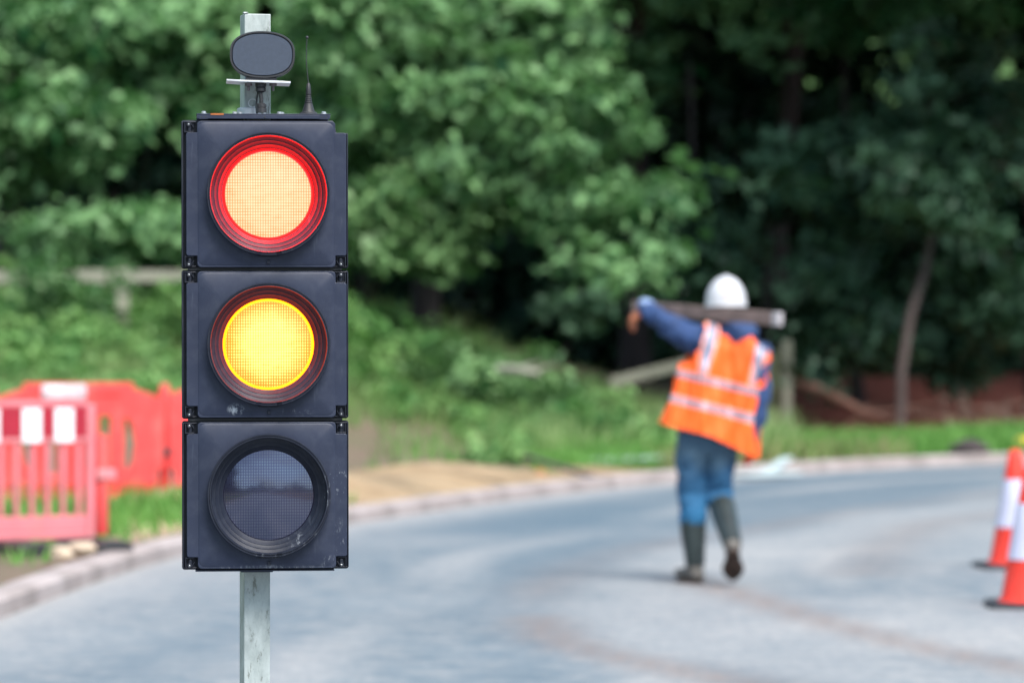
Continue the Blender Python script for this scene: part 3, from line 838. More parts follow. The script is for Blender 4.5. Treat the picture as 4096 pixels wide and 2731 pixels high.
# brown dead branch sloping down from the fence, over the litter
def log(pts, r, label, mat='deadwood', name='fallen_branch'):
    b = pts[0].copy(); e = empty(name, b); tag(e, label, 'branch')
    bm = bmesh.new(); P = [q-b for q in pts]
    tube(bm, P, r, n=9); obj('stem', bm, M[mat], e, 60)
    for k in (1, 2):
        bm = bmesh.new(); tube(bm, [P[k], P[k]+Vector((.15, .1, .06)), P[k]+Vector((.32, .15, .10))], [r[k]*.4, r[k]*.25, r[k]*.1], n=6)
        obj('twig', bm, M[mat], e, 60)
log([pix(3190, 1530, 54.4), pix(3290, 1560, 54.2), pix(3440, 1640, 54), pix(3620, 1700, 54)], [.06, .075, .06, .04], 'thick brown dead branch sloping down to the right of the fence post')
log([pix(3560, 1640, 55.5), pix(3750, 1668, 55.5), pix(3950, 1690, 55.7), pix(4180, 1700, 56)], [.05, .07, .08, .07], 'long reddish dead branch lying on the litter at the right edge')
log([pix(3380, 1700, 54.8), pix(3480, 1650, 54.8), pix(3600, 1640, 54.9), pix(3760, 1610, 55)], [.03, .04, .035, .02], 'thin rusty brown branch crossing behind the base of the leaning trunk')
log([pix(3820, 1620, 55.2), pix(3900, 1640, 55.2), pix(4000, 1630, 55.2), pix(4120, 1600, 55.3)], [.03, .04, .04, .03], 'thin rusty brown branch above the long one at the right edge')
log([pix(1990, 1475, 46), pix(2060, 1480, 45.8), pix(2125, 1490, 45.6), pix(2160, 1495, 45.6)], [.05, .06, .05, .03], 'short pale piece of wood caught in the brambles', 'oldwood')

# sand heap, clods and boards along the kerb
def heap(name, x0, x1, row, h, mat, label, cat, seed, depth=1.0, kdo=1.9):
    rg = np.random.default_rng(seed)
    n1_, n2_ = 60, 16
    V = []
    s0 = np.argmin(np.abs(K[:, 0]-x0)+(K[:, 1] < 15)*99); s1 = np.argmin(np.abs(K[:, 0]-x1)+(K[:, 1] < 15)*99)
    Xs = np.zeros((n2_, n1_)); Ys = Xs.copy(); Zs = Xs.copy()
    for i in range(n1_):
        k = int(s0+(s1-s0)*i/(n1_-1))
        for j in range(n2_):
            u = -(kdo-depth+2*depth*j/(n2_-1))
            x = K[k, 0]+NR[k, 0]*u; y = K[k, 1]+NR[k, 1]*u
            e = math.sin(math.pi*i/(n1_-1))**.5*math.sin(math.pi*j/(n2_-1))*(1.0-.25*i/(n1_-1))
            Xs[j, i] = x; Ys[j, i] = y
            Zs[j, i] = h*e*(.7+.22*math.sin(i*.55+seed)+.2*math.sin(i*.21+j*.4)+.015*rg.normal())
    Zs += zt(Xs.ravel(), Ys.ravel()).reshape(Xs.shape)-.015
    me = grid_mesh(name, Xs, Ys, Zs)
    return tag(link(name, me, M[mat], None, 180), label, cat)
heap('sand_heap', -1.5, 2.0, 0, .24, 'sand', 'long low ridge of yellow sand behind the kerb', 'sand heap', 2, 1.15, 1.35)
heap('soil_heap', -2.2, -.4, 0, .30, 'soil', 'dark brown soil ridge between the yellow sand and brambles', 'soil heap', 5, .8, 4.2)
heap('soil_heap', -.6, .9, 0, .22, 'soil', 'small brown soil mound beside the green slope, right of the long ridge', 'soil heap', 6, .6, 3.9)
def rock(name, p, r, mat, label, cat, seed, group=None):
    bm = bmesh.new(); bmesh.ops.create_icosphere(bm, subdivisions=3, radius=1)
    rg = random.Random(seed); ph = [rg.random()*6 for _ in range(6)]
    for v in bm.verts:
        c = v.co; k = 1+.12*math.sin(3*c.x+ph[0])+.12*math.sin(4*c.y+ph[1])+.1*math.sin(5*c.z+ph[2])
        v.co = Vector((c.x*r[0]*k, c.y*r[1]*k, c.z*r[2]*k))
    o = obj(name, bm, M[mat], None, 50); o.location = p; o.rotation_euler = (0, 0, rg.random()*3)
    return tag(o, label, cat, group)
def onz(px, py, up=.0):
    z = .085
    p = gpt(px, py, z); return Vector((p.x, p.y, zt1(p.x, p.y)+up))
SG = 'stones lying behind the kerb'
for (px, py, r, lb) in ((250, 2228, (.075, .09, .045), 'beige stone nearest the black barrier foot'), (345, 2215, (.10, .11, .065), 'large beige stone between two others beside the kerb'),
                        (428, 2205, (.06, .07, .045), 'small beige stone nearest the traffic light post, behind the kerb')):
    rock('stone', onz(px, py, .02), r, 'stone', lb, 'stone', int(px), SG)
for (px, py, lb) in ((2330, 1925, 'orange brown clod at the right end of the sand'), (2390, 1918, 'orange brown clod furthest right beside the grass'), (2160, 1915, 'orange brown clod lying on top of the sand')):
    rock('clod', onz(px, py, .05), (.07, .06, .04), 'orange_bit', lb, 'clod', px, 'clods on the sand')
def board(p, q, wd, label, mat='boards', t=.025):
    bm = bmesh.new(); c = (p+q)/2; plank_between(bm, p-c, q-c, t, wd); o = obj('board', bm, M[mat], None, 30, .004); o.location = c
    return tag(o, label, 'board', 'boards left on the verge')
board(onz(2950, 1880, .06), onz(3160, 1872, .07), .35, 'pale grey board lying on the verge right of the legs of the worker')
board(onz(3050, 1872, .05), onz(3150, 1858, .16), .12, 'pale grey board tilted up behind the flat one')
board(onz(2380, 1870, .08), onz(2660, 1858, .10), .30, 'pale grey board in the grass left of the worker')
board(onz(2100, 1898, .20), onz(2420, 1912, .06), .10, 'dark brown board lying across the end of the sand', 'bark')
# dark burnt looking clump and yellow bag on the right
rock('soil_clod', onz(3880, 1815, .06), (.35, .25, .12), 'bark', 'dark brown lump of soil in the right hand grass', 'clod', 77)
rock('plastic_bag', onz(4128, 1800, .07), (.17, .12, .12), 'yellow', 'yellow plastic bag in the grass above the cones', 'bag', 78)

# ------------------------------------------------------------------ traffic light
SC = .000571                                  # metres per photo pixel at its distance
tl = pix(1079, 1377, LD)
TL = empty('traffic_light', (tl.x, LD, 0), R(5.0))
TL.rotation_euler = (0, R(-.12), R(5.0))
tag(TL, 'black three lamp traffic light on a galvanised post, red and amber lit', 'traffic light')
ZC = tl.z
def Lx(px): return (px-1079)*SC
def Lz(py): return ZC+(1377-py)*SC

# post (square galvanised tube, slightly turned)
PB = 1.0+.13/LD
bm = bmesh.new()
hw = .0305
ztop = CAMH-(61-HZ)/FPX*(LD+.13)
def ring(h_, z): return [bm.verts.new((sx*h_, sy*h_, z)) for sx, sy in ((-1, -1), (1, -1), (1, 1), (-1, 1))]
o0, o1, i1, i0 = ring(hw, .02), ring(hw, ztop), ring(hw-.003, ztop), ring(hw-.003, ztop-.25)
for A_, B_ in ((o0, o1), (o1, i1), (i1, i0)):
    for k in range(4): bm.faces.new([A_[k], A_[(k+1) % 4], B_[(k+1) % 4], B_[k]])
bm.faces.new(i0)
post = obj('post', bm, M['galv'], TL, 30, .003, 3)
post.location = (Lx(1017)*PB+.004, .13, 0); post.rotation_euler = (0, R(.17), R(9.0))
bm = bmesh.new(); box(bm, (-.006, -.006, ztop-.001), (.006, .006, ztop+.004)); 
weld = obj('weld_bead', bm, M['galv'], post, 30, .003); weld.location = (-.028, -.026, 0)
# base outside the frame: a flat plate with four short feet
bm = bmesh.new(); box(bm, (-.30, -.25, .04), (.30, .35, .052)); box(bm, (-.05, .07, .052), (.05, .19, .30))
base = obj('base_plate', bm, M['galv'], TL, 30, .003)
base.location = (Lx(1017), 0, 0)
for sx in (-1, 1):
    for sy in (-.22, .32):
        bm = bmesh.new(); lathe(bm, [(.03, .0), (.03, .03), (.018, .04)], (0, 0, 0), 'z', 20)
        f_ = obj('foot', bm, M['black'], base, 30); f_.location = (sx*.27, sy, 0)

def notched(x0, x1, z0, z1, nx, nz, r=.010, rs=.004):
    """plus-like door outline: rectangle with a square notch at each corner, main corners rounded"""
    P = []
    def arc(cx, cz, rr, a0, a1, n=5):
        for k in range(n+1):
            a = R(a0+(a1-a0)*k/n); P.append((cx+rr*math.cos(a), cz+rr*math.sin(a)))
    # go counter clockwise from bottom
    arc(x0+nx+r, z0+r, r, 180, 270); arc(x1-nx-r, z0+r, r, 270, 360)
    P.append((x1-nx, z0+nz)); arc(x1-rs, z0+nz+rs, rs, 270, 360, 2)
    arc(x1-rs, z1-nz-rs, rs, 0, 90, 2); P.append((x1-nx, z1-nz))
    arc(x1-nx-r, z1-r, r, 0, 90); arc(x0+nx+r, z1-r, r, 90, 180)
    P.append((x0+nx, z1-nz)); arc(x0+rs, z1-nz-rs, rs, 90, 180, 2)
    arc(x0+rs, z0+nz+rs, rs, 180, 270, 2); P.append((x0+nx, z0+nz))
    return P
def rrect(x0, x1, z0, z1, r, n=5):
    P = []
    for (cx, cz, a0) in ((x0+r, z0+r, 180), (x1-r, z0+r, 270), (x1-r, z1-r, 0), (x0+r, z1-r, 90)):
        for k in range(n+1):
            a = R(a0+90*k/n); P.append((cx+r*math.cos(a), cz+r*math.sin(a)))
    return P

def shell_ring(bm, outer, inner_r, y, n, mi=0):
    pass

XL, XR = Lx(733), Lx(1399)
def make_housing(cpy, lensmat, pl, vis, label, first):
    cz = Lz(cpy)
    H = empty('signal_housing', (0, 0, cz)); H.parent = TL; H['label'] = label
    hh = 299*SC-.0012
    # backing box: rim plus deep body
    bm = bmesh.new()
    OUT = rrect(XL, XR, -hh, hh, .006)
    if first:                                   # top right corner of the top case is cut away
        OUT = [p for p in OUT if not (p[0] > XR-.01 and p[1] > hh-.01)]
        k_ = next(i for i, p in enumerate(OUT) if p[1] > 0)
        OUT[k_:k_] = [(XR, hh-.0285), (XR-.0255, hh-.0300), (XR-.0300, hh-.012), (XR-.034, hh)]
    prism(bm, OUT, .0125, .020)
    prism(bm, rrect(XL+.012, XR-.034 if first else XR-.012, -hh+.004, hh-.004, .012), .020, .100)
    # raised rim frame on the face
    for (x0, x1, z0, z1) in ((XL+.0005, XL+.0045, -hh+.004, hh-.004), (XR-.0035, XR-.0005, -hh+.004, hh-(.031 if first else .004))):
        box(bm, (x0, -.003, z0), (x1, .0126, z1))
    for s in (-1, 1):
        for x0, x1 in ((XL+.0047, XL+.034), (XR-.034, XR-.0037)):
            if first and s > 0 and x0 > 0: continue
            zz = s*(hh-.0035); box(bm, (x0, -.002, min(zz, zz-s*.003)), (x1, .0126, max(zz, zz-s*.003)))
    obj('case', bm, M['case'], H, 30, .0012)
    # door: side wings, then the raised main panel
    dx0, dx1 = Lx(752), Lx(1391); nx = .0250
    dz = 292*SC; nz = .0265
    bm = bmesh.new()
    P = notched(dx0, dx1, -dz, dz, nx, nz, .009)
    # door skin as a ring between the outline and the lamp opening so the lens sits in a real hole
    N = 96; cxr = 0.0
    def ray_hit(th):
        c, s = math.cos(th), math.sin(th); best = 9
        for i in range(len(P)):
            (ax, az_), (bx, bz) = P[i], P[(i+1) % len(P)]
            ex, ez = bx-ax, bz-az_; den = c*ez-s*ex
            if abs(den) < 1e-12: continue
            t = (ax*ez-az_*ex)/den; u = (ax*s-az_*c)/den
            if t > 1e-6 and -1e-6 <= u <= 1+1e-6 and t < best: best = t
        return best
    angs = sorted(set([round(2*math.pi*k/N, 6) for k in range(N)]+[round(math.atan2(p[1], p[0]) % (2*math.pi), 6) for p in P]))
    yF, ro = -.012, .128
    oF = [bm.verts.new((ray_hit(a)*math.cos(a), yF, ray_hit(a)*math.sin(a))) for a in angs]
    oB = [bm.verts.new((v.co.x, .0122, v.co.z)) for v in oF]
    iF = [bm.verts.new((ro*math.cos(a), yF, ro*math.sin(a))) for a in angs]
    iB = [bm.verts.new((ro*math.cos(a), .0122, ro*math.sin(a))) for a in angs]
    for k in range(len(angs)):
        j = (k+1) % len(angs)
        bm.faces.new([oF[k], oF[j], iF[j], iF[k]]); bm.faces.new([oF[k], oB[k], oB[j], oF[j]]); bm.faces.new([iF[k], iF[j], iB[j], iB[k]])
    door = obj('door', bm, M[pl], H, 25, .0022, 3)
    # raised centre panel frame line (thin rounded step)
    bm = bmesh.new()
    O = rrect(Lx(797), Lx(1343), -dz+.004, dz-.003, .016, 7); I = rrect(Lx(797)+.004, Lx(1343)-.004, -dz+.008, dz-.007, .013, 7)
    NA = 192; AN = [2*math.pi*k/NA for k in range(NA)]
    def hits(Q):
        global_P = Q; out = []
        for th in AN:
            c, s_ = math.cos(th), math.sin(th); best = 9
            for i in range(len(Q)):
                (ax, az_), (bx, bz) = Q[i], Q[(i+1) % len(Q)]
                ex, ez = bx-ax, bz-az_; den = c*ez-s_*ex
                if abs(den) < 1e-12: continue
                t = (ax*ez-az_*ex)/den; u = (ax*s_-az_*c)/den
                if t > 1e-6 and -1e-6 <= u <= 1+1e-6 and t < best: best = t
            out.append((best*c, best*s_))
        return out
    a_ = [bm.verts.new((p[0], -.0118, p[1])) for p in hits(O)]; b_ = [bm.verts.new((p[0], -.0140, p[1])) for p in hits(I)]
    c_ = [bm.verts.new((.1385*math.cos(t_), -.0140, .1385*math.sin(t_))) for t_ in AN]
    for k in range(NA):
        j = (k+1) % NA
        bm.faces.new([a_[k], a_[j], b_[j], b_[k]]); bm.faces.new([b_[k], b_[j], c_[j], c_[k]])
    obj('panel_face', bm, M[pl], door, 40)
    # short visor: double rim, stepped throat, gap at the bottom
    def fn(r, a, t):
        d = abs((math.degrees(t)-270+180) % 360-180)
        if a < -.036 and d < 11: a = a+.010*(1-max(0, d-9)/2)
        d2 = abs((math.degrees(t)-86+180) % 360-180)
        if a < -.040 and d2 < 6: a -= .0015
        return r, a
    bm = bmesh.new()
    lathe(bm, [(.1395, -.010), (.1392, -.030), (.1402, -.0365), (.1402, -.0415), (.1392, -.0435), (.1370, -.0435), (.1362, -.0415), (.1348, -.0415), (.1345, -.0440), (.1325, -.0440),
               (.1318, -.0420), (.1313, -.0200), (.1306, -.0175), (.1240, -.0125), (.1224, -.0125), (.1212, -.0110), (.1150, -.0068), (.1136, -.0068), (.1122, -.0048), (.1045, .0015), (.1040, .0080), (.1395, .0082)],
          (0, 0, 0), 'y', 144, fn=fn, closed=True)
    obj('visor', bm, M[vis], H, 28)
    # bottom tab between the visor ends
    bm = bmesh.new(); box(bm, (-.022, -.022, -.1425), (.022, -.0139, -.1385)); box(bm, (-.0035, -.0175, -.159), (.0035, -.0139, -.150))
    obj('drain_tab', bm, M[vis], door, 30, .001)
    # lens, gently domed
    bm = bmesh.new()
    prof = []
    for k in range(15):
        r_ = .1040*(1-k/14); prof.append((max(r_, 0), .0070-.0125*(1-(r_/.1040)**2)))
    rings = []
    for (r_, a_) in prof[:-1]:
        rings.append([bm.verts.new((r_*math.cos(2*math.pi*i/96), a_, r_*math.sin(2*math.pi*i/96))) for i in range(96)])
    cv = bm.verts.new((0, prof[-1][1], 0))
    for A_, B_ in zip(rings, rings[1:]):
        for i in range(96): bm.faces.new([A_[i], A_[(i+1) % 96], B_[(i+1) % 96], B_[i]])
    for i in range(96): bm.faces.new([rings[-1][i], rings[-1][(i+1) % 96], cv])
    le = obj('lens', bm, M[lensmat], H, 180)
    # corner latches
    for sx in (-1, 1):
        for sz in (-1, 1):
            cx = (XL+.0175) if sx < 0 else (XR-.0165); czl = sz*(hh-.0175)
            if first and sx > 0 and sz > 0: continue
            bm = bmesh.new()
            box(bm, (-.0110, .004, -.0125), (.0110, .0145, .0125))
            # hinge barrel and screw boss
            lathe(bm, [(.0046, -.0045), (.0052, -.003), (.0052, .007), (.0040, .008)], (-.001*sx, .0, -sz*.0015-.003), 'z', 18)
            lathe(bm, [(.0052, .006), (.0052, -.009), (.0030, -.009), (.0026, -.006), (0.0002, -.006)], (-.0005, -.001, sz*.0072), 'y', 18)
            # diagonal rib towards the door
            pr = [(-sx*.0095, -sz*.0005), (-sx*.0115, -sz*.0005), (-sx*.0040, sz*.0118), (-sx*.0022, sz*.0118)]
            prism(bm, pr, -.006, .0041)
            box(bm, (-.0105, -.0065, -sz*.0098-.0012), (.0105, .0042, -sz*.0098+.0012))
            box(bm, (sx*.0095-.001, -.006, -.010), (sx*.0095+.001, .0043, .010))
            la = obj('latch', bm, M['case'], H, 30, .0006); la.location = (cx, -.002, czl)
            bm = bmesh.new(); lathe(bm, [(.0019, -.0068), (.0019, -.0081), (.0009, -.0086)], (-.0005, -.0015, sz*.0072), 'y', 12)
            # the screw belongs to the latch; kept in its mesh so that it stays a sub-part
            sc_me = bpy.data.meshes.new('latch_screw'); bm.to_mesh(sc_me); bm.free()
            bm2 = bmesh.new(); bm2.from_mesh(la.data); n0 = len(bm2.faces); bm2.from_mesh(sc_me)
            bm2.faces.ensure_lookup_table()
            for f in bm2.faces[n0:]: f.material_index = 1
            bm2.to_mesh(la.data); bm2.free(); la.data.materials.append(M['screw'])
    return H, le
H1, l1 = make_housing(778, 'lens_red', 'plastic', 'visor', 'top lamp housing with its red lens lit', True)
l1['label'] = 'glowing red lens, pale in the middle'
H2, l2 = make_housing(1377, 'lens_amber', 'plastic_mid', 'visor', 'middle lamp housing with its amber lens lit', False)
l2['label'] = 'glowing amber yellow lens'
H3, l3 = make_housing(1979, 'lens_off', 'plastic_low', 'visor_worn', 'bottom lamp housing, scuffed, with its lens unlit', False)
l3['label'] = 'dark unlit lens mirroring clouds and trees'
# joint strips between housings (dark gap filler) belong to the light
for cpy in (1076, 1677):
    bm = bmesh.new(); z = Lz(cpy); box(bm, (XL+.014, .004, z-.003), (XR-.014, .09, z+.003)); obj('joint_seal', bm, M['black'], TL, 30)
# top bracket: folded plate
bm = bmesh.new()
x0, x1 = Lx(794), Lx(1329); zt_ = Lz(456)
box(bm, (x0, -.006, zt_-.0028), (x1, .11, zt_))
box(bm, (x0+.001, -.0075, Lz(477)), (x1-.001, -.0045, zt_-.003))
box(bm, (x0+.0005, .1072, Lz(477)), (x1-.0005, .1098, zt_-.003))
tb = obj('top_bracket', bm, M['plastic'], TL, 30, .0008)
bm = bmesh.new()
box(bm, (x0+.032, -.0082, zt_-.0035), (x0+.062, -.0078, zt_+.0004)); box(bm, (x0+.032, -.0078, zt_+.0001), (x0+.062, .004, zt_+.0005))
obj('rust_patch', bm, simple('orange_rust', (.32, .10, .03), .9, .3, 60), tb, 30)
for xx in (x0+.006, x1-.025):
    bm = bmesh.new(); box(bm, (xx, -.0083, Lz(478)), (xx+.020, -.0073, Lz(462))); sd = obj('side_tab', bm, M['plastic'], tb, 30)
for xx in (x0+.011, x0+.021, Lx(1066), x1-.020, x1-.010):
    bm = bmesh.new(); lathe(bm, [(.0019, .0), (.0019, -.0012)], (xx, -.0075, Lz(470)), 'y', 12); obj('rivet', bm, M['black'], tb, 30)
for (bx, by) in ((823, .01), (947, .02), (968, .03), (1062, .015), (1125, .02), (1136, .035), (1303, .015)):
    bm = bmesh.new(); lathe(bm, [(.0085, 0), (.0085, .0012), (.0055, .0014), (.0055, .0050), (.0035, .0062), (.0, .0064)], (0, 0, 0), 'z', 16)
    bo = obj('bolt', bm, M['screw'], tb, 40); bo.location = (Lx(bx), by, zt_)
# bottom bracket under the lowest housing
bm = bmesh.new(); box(bm, (Lx(786), .000, Lz(2283)), (Lx(1341), .10, Lz(2277)-.0002)); box(bm, (Lx(968), .02, Lz(2289)), (Lx(1096), .115, Lz(2283)-.0002))
obj('bottom_bracket', bm, M['plastic_low'], TL, 30, .0008)
# clamps that hold the housing to the post
for cpy in (640, 2120):
    bm = bmesh.new(); box(bm, (-.045, .095, Lz(cpy)-.02), (.045, .168, Lz(cpy)+.02)); c_ = obj('post_clamp', bm, M['galv'], TL, 30, .003); c_.location = (Lx(1017), 0, 0)

# detector on its own small shelf
dcx, dcz = Lx(1057), Lz(219.5)
D = empty('detector', (dcx, 0, dcz)); D.parent = TL
D.rotation_euler = (0, R(1.0), R(-2))
def oval(w_, h_, flat, y, bm, n=64):
    vs = []
    for k in range(n):
        t = 2*math.pi*k/n; c, s = math.cos(t), math.sin(t)
        q_ = abs(s)**.74; x = w_*math.copysign(abs(c)**.93, c); z = h_*math.copysign(q_, s)
        vs.append(bm.verts.new((x, y, z)))
    return vs
bm = bmesh.new()
W_, H_ = 130*SC, 94*SC
rs = [oval(W_*.90, H_*.90, 0, .062, bm), oval(W_*.985, H_*.985, 0, .050, bm), oval(W_, H_, 0, .012, bm), oval(W_, H_, 0, .000, bm), oval(W_*.985, H_*.98, 0, -.003, bm), oval(W_*.945, H_*.925, 0, -.003, bm), oval(W_*.935, H_*.91, 0, .0015, bm)]
for A_, B_ in zip(rs, rs[1:]):
    for k in range(64): bm.faces.new([A_[k], A_[(k+1) % 64], B_[(k+1) % 64], B_[k]])
bm.faces.new(rs[0]); bm.faces.new(rs[-1])
obj('detector_body', bm, M['black'], D, 40)
bm = bmesh.new(); A_ = oval(W_*.928, H_*.90, 0, .001, bm); B_ = oval(W_*.905, H_*.875, 0, -.0016, bm)
for k in range(64): bm.faces.new([A_[k], A_[(k+1) % 64], B_[(k+1) % 64], B_[k]])
bm.faces.new(B_)
obj('detector_face', bm, M['face'], D, 40)
bm = bmesh.new(); prism(bm, [(Lx(993)-dcx, Lz(310)-dcz), (Lx(991)-dcx, Lz(325)-dcz), (Lx(1117)-dcx, Lz(325)-dcz), (Lx(1115)-dcx, Lz(310)-dcz)], .002, .05)
obj('mounting_foot', bm, M['black'], D, 30, .001)
bm = bmesh.new()
zz = Lz(327)
prism(bm, [(Lx(914), zz+.0046), (Lx(914), zz+.0010), (Lx(960), zz-.0010), (Lx(1169), zz-.0050), (Lx(1169), zz-.0005), (Lx(1125), zz+.0012), (Lx(990), zz+.0024)], -.012, .095)
shelf = obj('shelf_plate', bm, M['steel_plate'], TL, 30, .0006)
for bx in (1002, 1100):
    bm = bmesh.new(); lathe(bm, [(.0085, 0), (.0085, -.006), (.0030, -.0065), (.0030, -.017), (.0, -.0175)], (0, 0, 0), 'z', 14)
    b_ = obj('bolt', bm, M['rust_steel'], shelf, 30); b_.location = (Lx(bx), .01, Lz(333))
def gland(z, up):
    bm = bmesh.new()
    s = 1 if up else -1
    lathe(bm, [(.0125, 0), (.0125, s*.009), (.0105, s*.011), (.0118, s*.012), (.0118, s*.019), (.0075, s*.0215), (.005, s*.022)], (0, 0, 0), 'z', 12)
    g = obj('cable_gland', bm, M['black'], TL, 25); g.location = (0, .012, z); return g
g1 = gland(Lz(331), False); g1.location.x = Lx(1051)
g2 = gland(Lz(450), True); g2.location.x = Lx(1053)
bm = bmesh.new(); tube(bm, [Vector((Lx(1050), .012, Lz(352))), Vector((Lx(1050), .012, Lz(375))), Vector((Lx(1053), .011, Lz(395))), Vector((Lx(1053), .012, Lz(414)))], .0048, n=12)
tube(bm, [Vector((Lx(1042), .03, Lz(352))), Vector((Lx(1036), .032, Lz(390))), Vector((Lx(1033), .03, Lz(425))), Vector((Lx(1036), .02, Lz(455)))], .0022, n=8)
obj('cable', bm, M['black'], TL, 60)
bm = bmesh.new()
for k in range(24):
    pass
lathe(bm, [(.0085, -.003), (.0105, -.003), (.0105, 0.), (.0085, 0.)], (Lx(1021), .095, Lz(404)), 'y', 20, closed=True)
lathe(bm, [(.030, 0), (.030, .016), (.026, .018)], (Lx(1010), .085, zt_), 'z', 24)
obj('seal_ring', bm, M['steel_plate'], TL, 40)
# whip aerial
AE = empty('aerial', (Lx(1243), .03, zt_)); AE.parent = TL
bm = bmesh.new()
k = SC
prof = [(.0205, 0), (.0205, .0030), (.0175, .0060), (.0150, .0062), (.0118, .0150), (.0095, .0240)]
z_ = .024
for q in range(5): prof += [(.0092-.0007*q, z_+.001), (.0082-.0007*q, z_+.0016), (.0082-.0007*q, z_+.003), (.0088-.0007*q, z_+.0036)]; z_ += .0045
prof += [(.0062, z_+.001), (.0056, z_+.012), (.0040, z_+.024), (.0022, z_+.026)]
lathe(bm, prof, (0, 0, 0), 'z', 28)
obj('aerial_base', bm, M['black'], AE, 40)
bm = bmesh.new()
za = z_+.025; zb = Lz(146)-zt_
tube(bm, [Vector((0, 0, za)), Vector((-.0025, 0, za+(zb-za)*.2)), Vector((-.0050, 0, za+(zb-za)*.5)), Vector((-.0042, 0, za+(zb-za)*.8)), Vector((-.0030, 0, zb))], [.0012, .0011, .0010, .0010, .0010], n=8)
bmesh.ops.create_uvsphere(bm, u_segments=14, v_segments=10, radius=.0036, matrix=Matrix.Translation((-.0030, 0, zb)))
obj('whip', bm, M['black'], AE, 60)

# ------------------------------------------------------------------ cones
def cone(loc, label, rz):
    e = empty('traffic_cone', loc, rz); tag(e, label, 'traffic cone', 'cones standing on the road')
    bm = bmesh.new(); prism_pts = rrect(-.235, .235, -.235, .235, .05, 4)
    a_ = [bm.verts.new((p[0], p[1], .0)) for p in prism_pts]; b_ = [bm.verts.new((p[0], p[1], .020)) for p in prism_pts]; c_ = [bm.verts.new((p[0]*.93, p[1]*.93, .030)) for p in prism_pts]
    n_ = len(prism_pts)
    for A_, B_ in ((a_, b_), (b_, c_)):
        for k in range(n_): bm.faces.new([A_[k], A_[(k+1) % n_], B_[(k+1) % n_], B_[k]])
    bm.faces.new(a_); bm.faces.new(c_)
    obj('base', bm, M['black'], e, 30)
    def rr(z): return .158+(.036-.158)*((z-.03)/.70)
    bm = bmesh.new(); lathe(bm, [(.175, .030), (.165, .040), (rr(.05), .050), (rr(.25), .25), (rr(.55), .55), (rr(.70), .70), (rr(.73)*.85, .725), (.024, .730), (.022, .700)], (0, 0, 0), 'z', 40)
    obj('cone_body', bm, M['cone_red'], e, 40)
    bm = bmesh.new(); lathe(bm, [(rr(.25), .25), (rr(.25)+.0035, .2505), (rr(.545)+.0035, .5445), (rr(.545), .545)], (0, 0, 0), 'z', 40, closed=True)
    obj('reflective_sleeve', bm, M['cone_white'], e, 40)
    return e
c1 = gpt(4060, 2268); c2 = gpt(4122, 2424)
cone((c1.x, c1.y, 0), 'red and white cone further away of the two on the road', R(4))
cone((c2.x, c2.y, 0), 'red and white cone nearer the camera, cut by the right edge', R(-3))

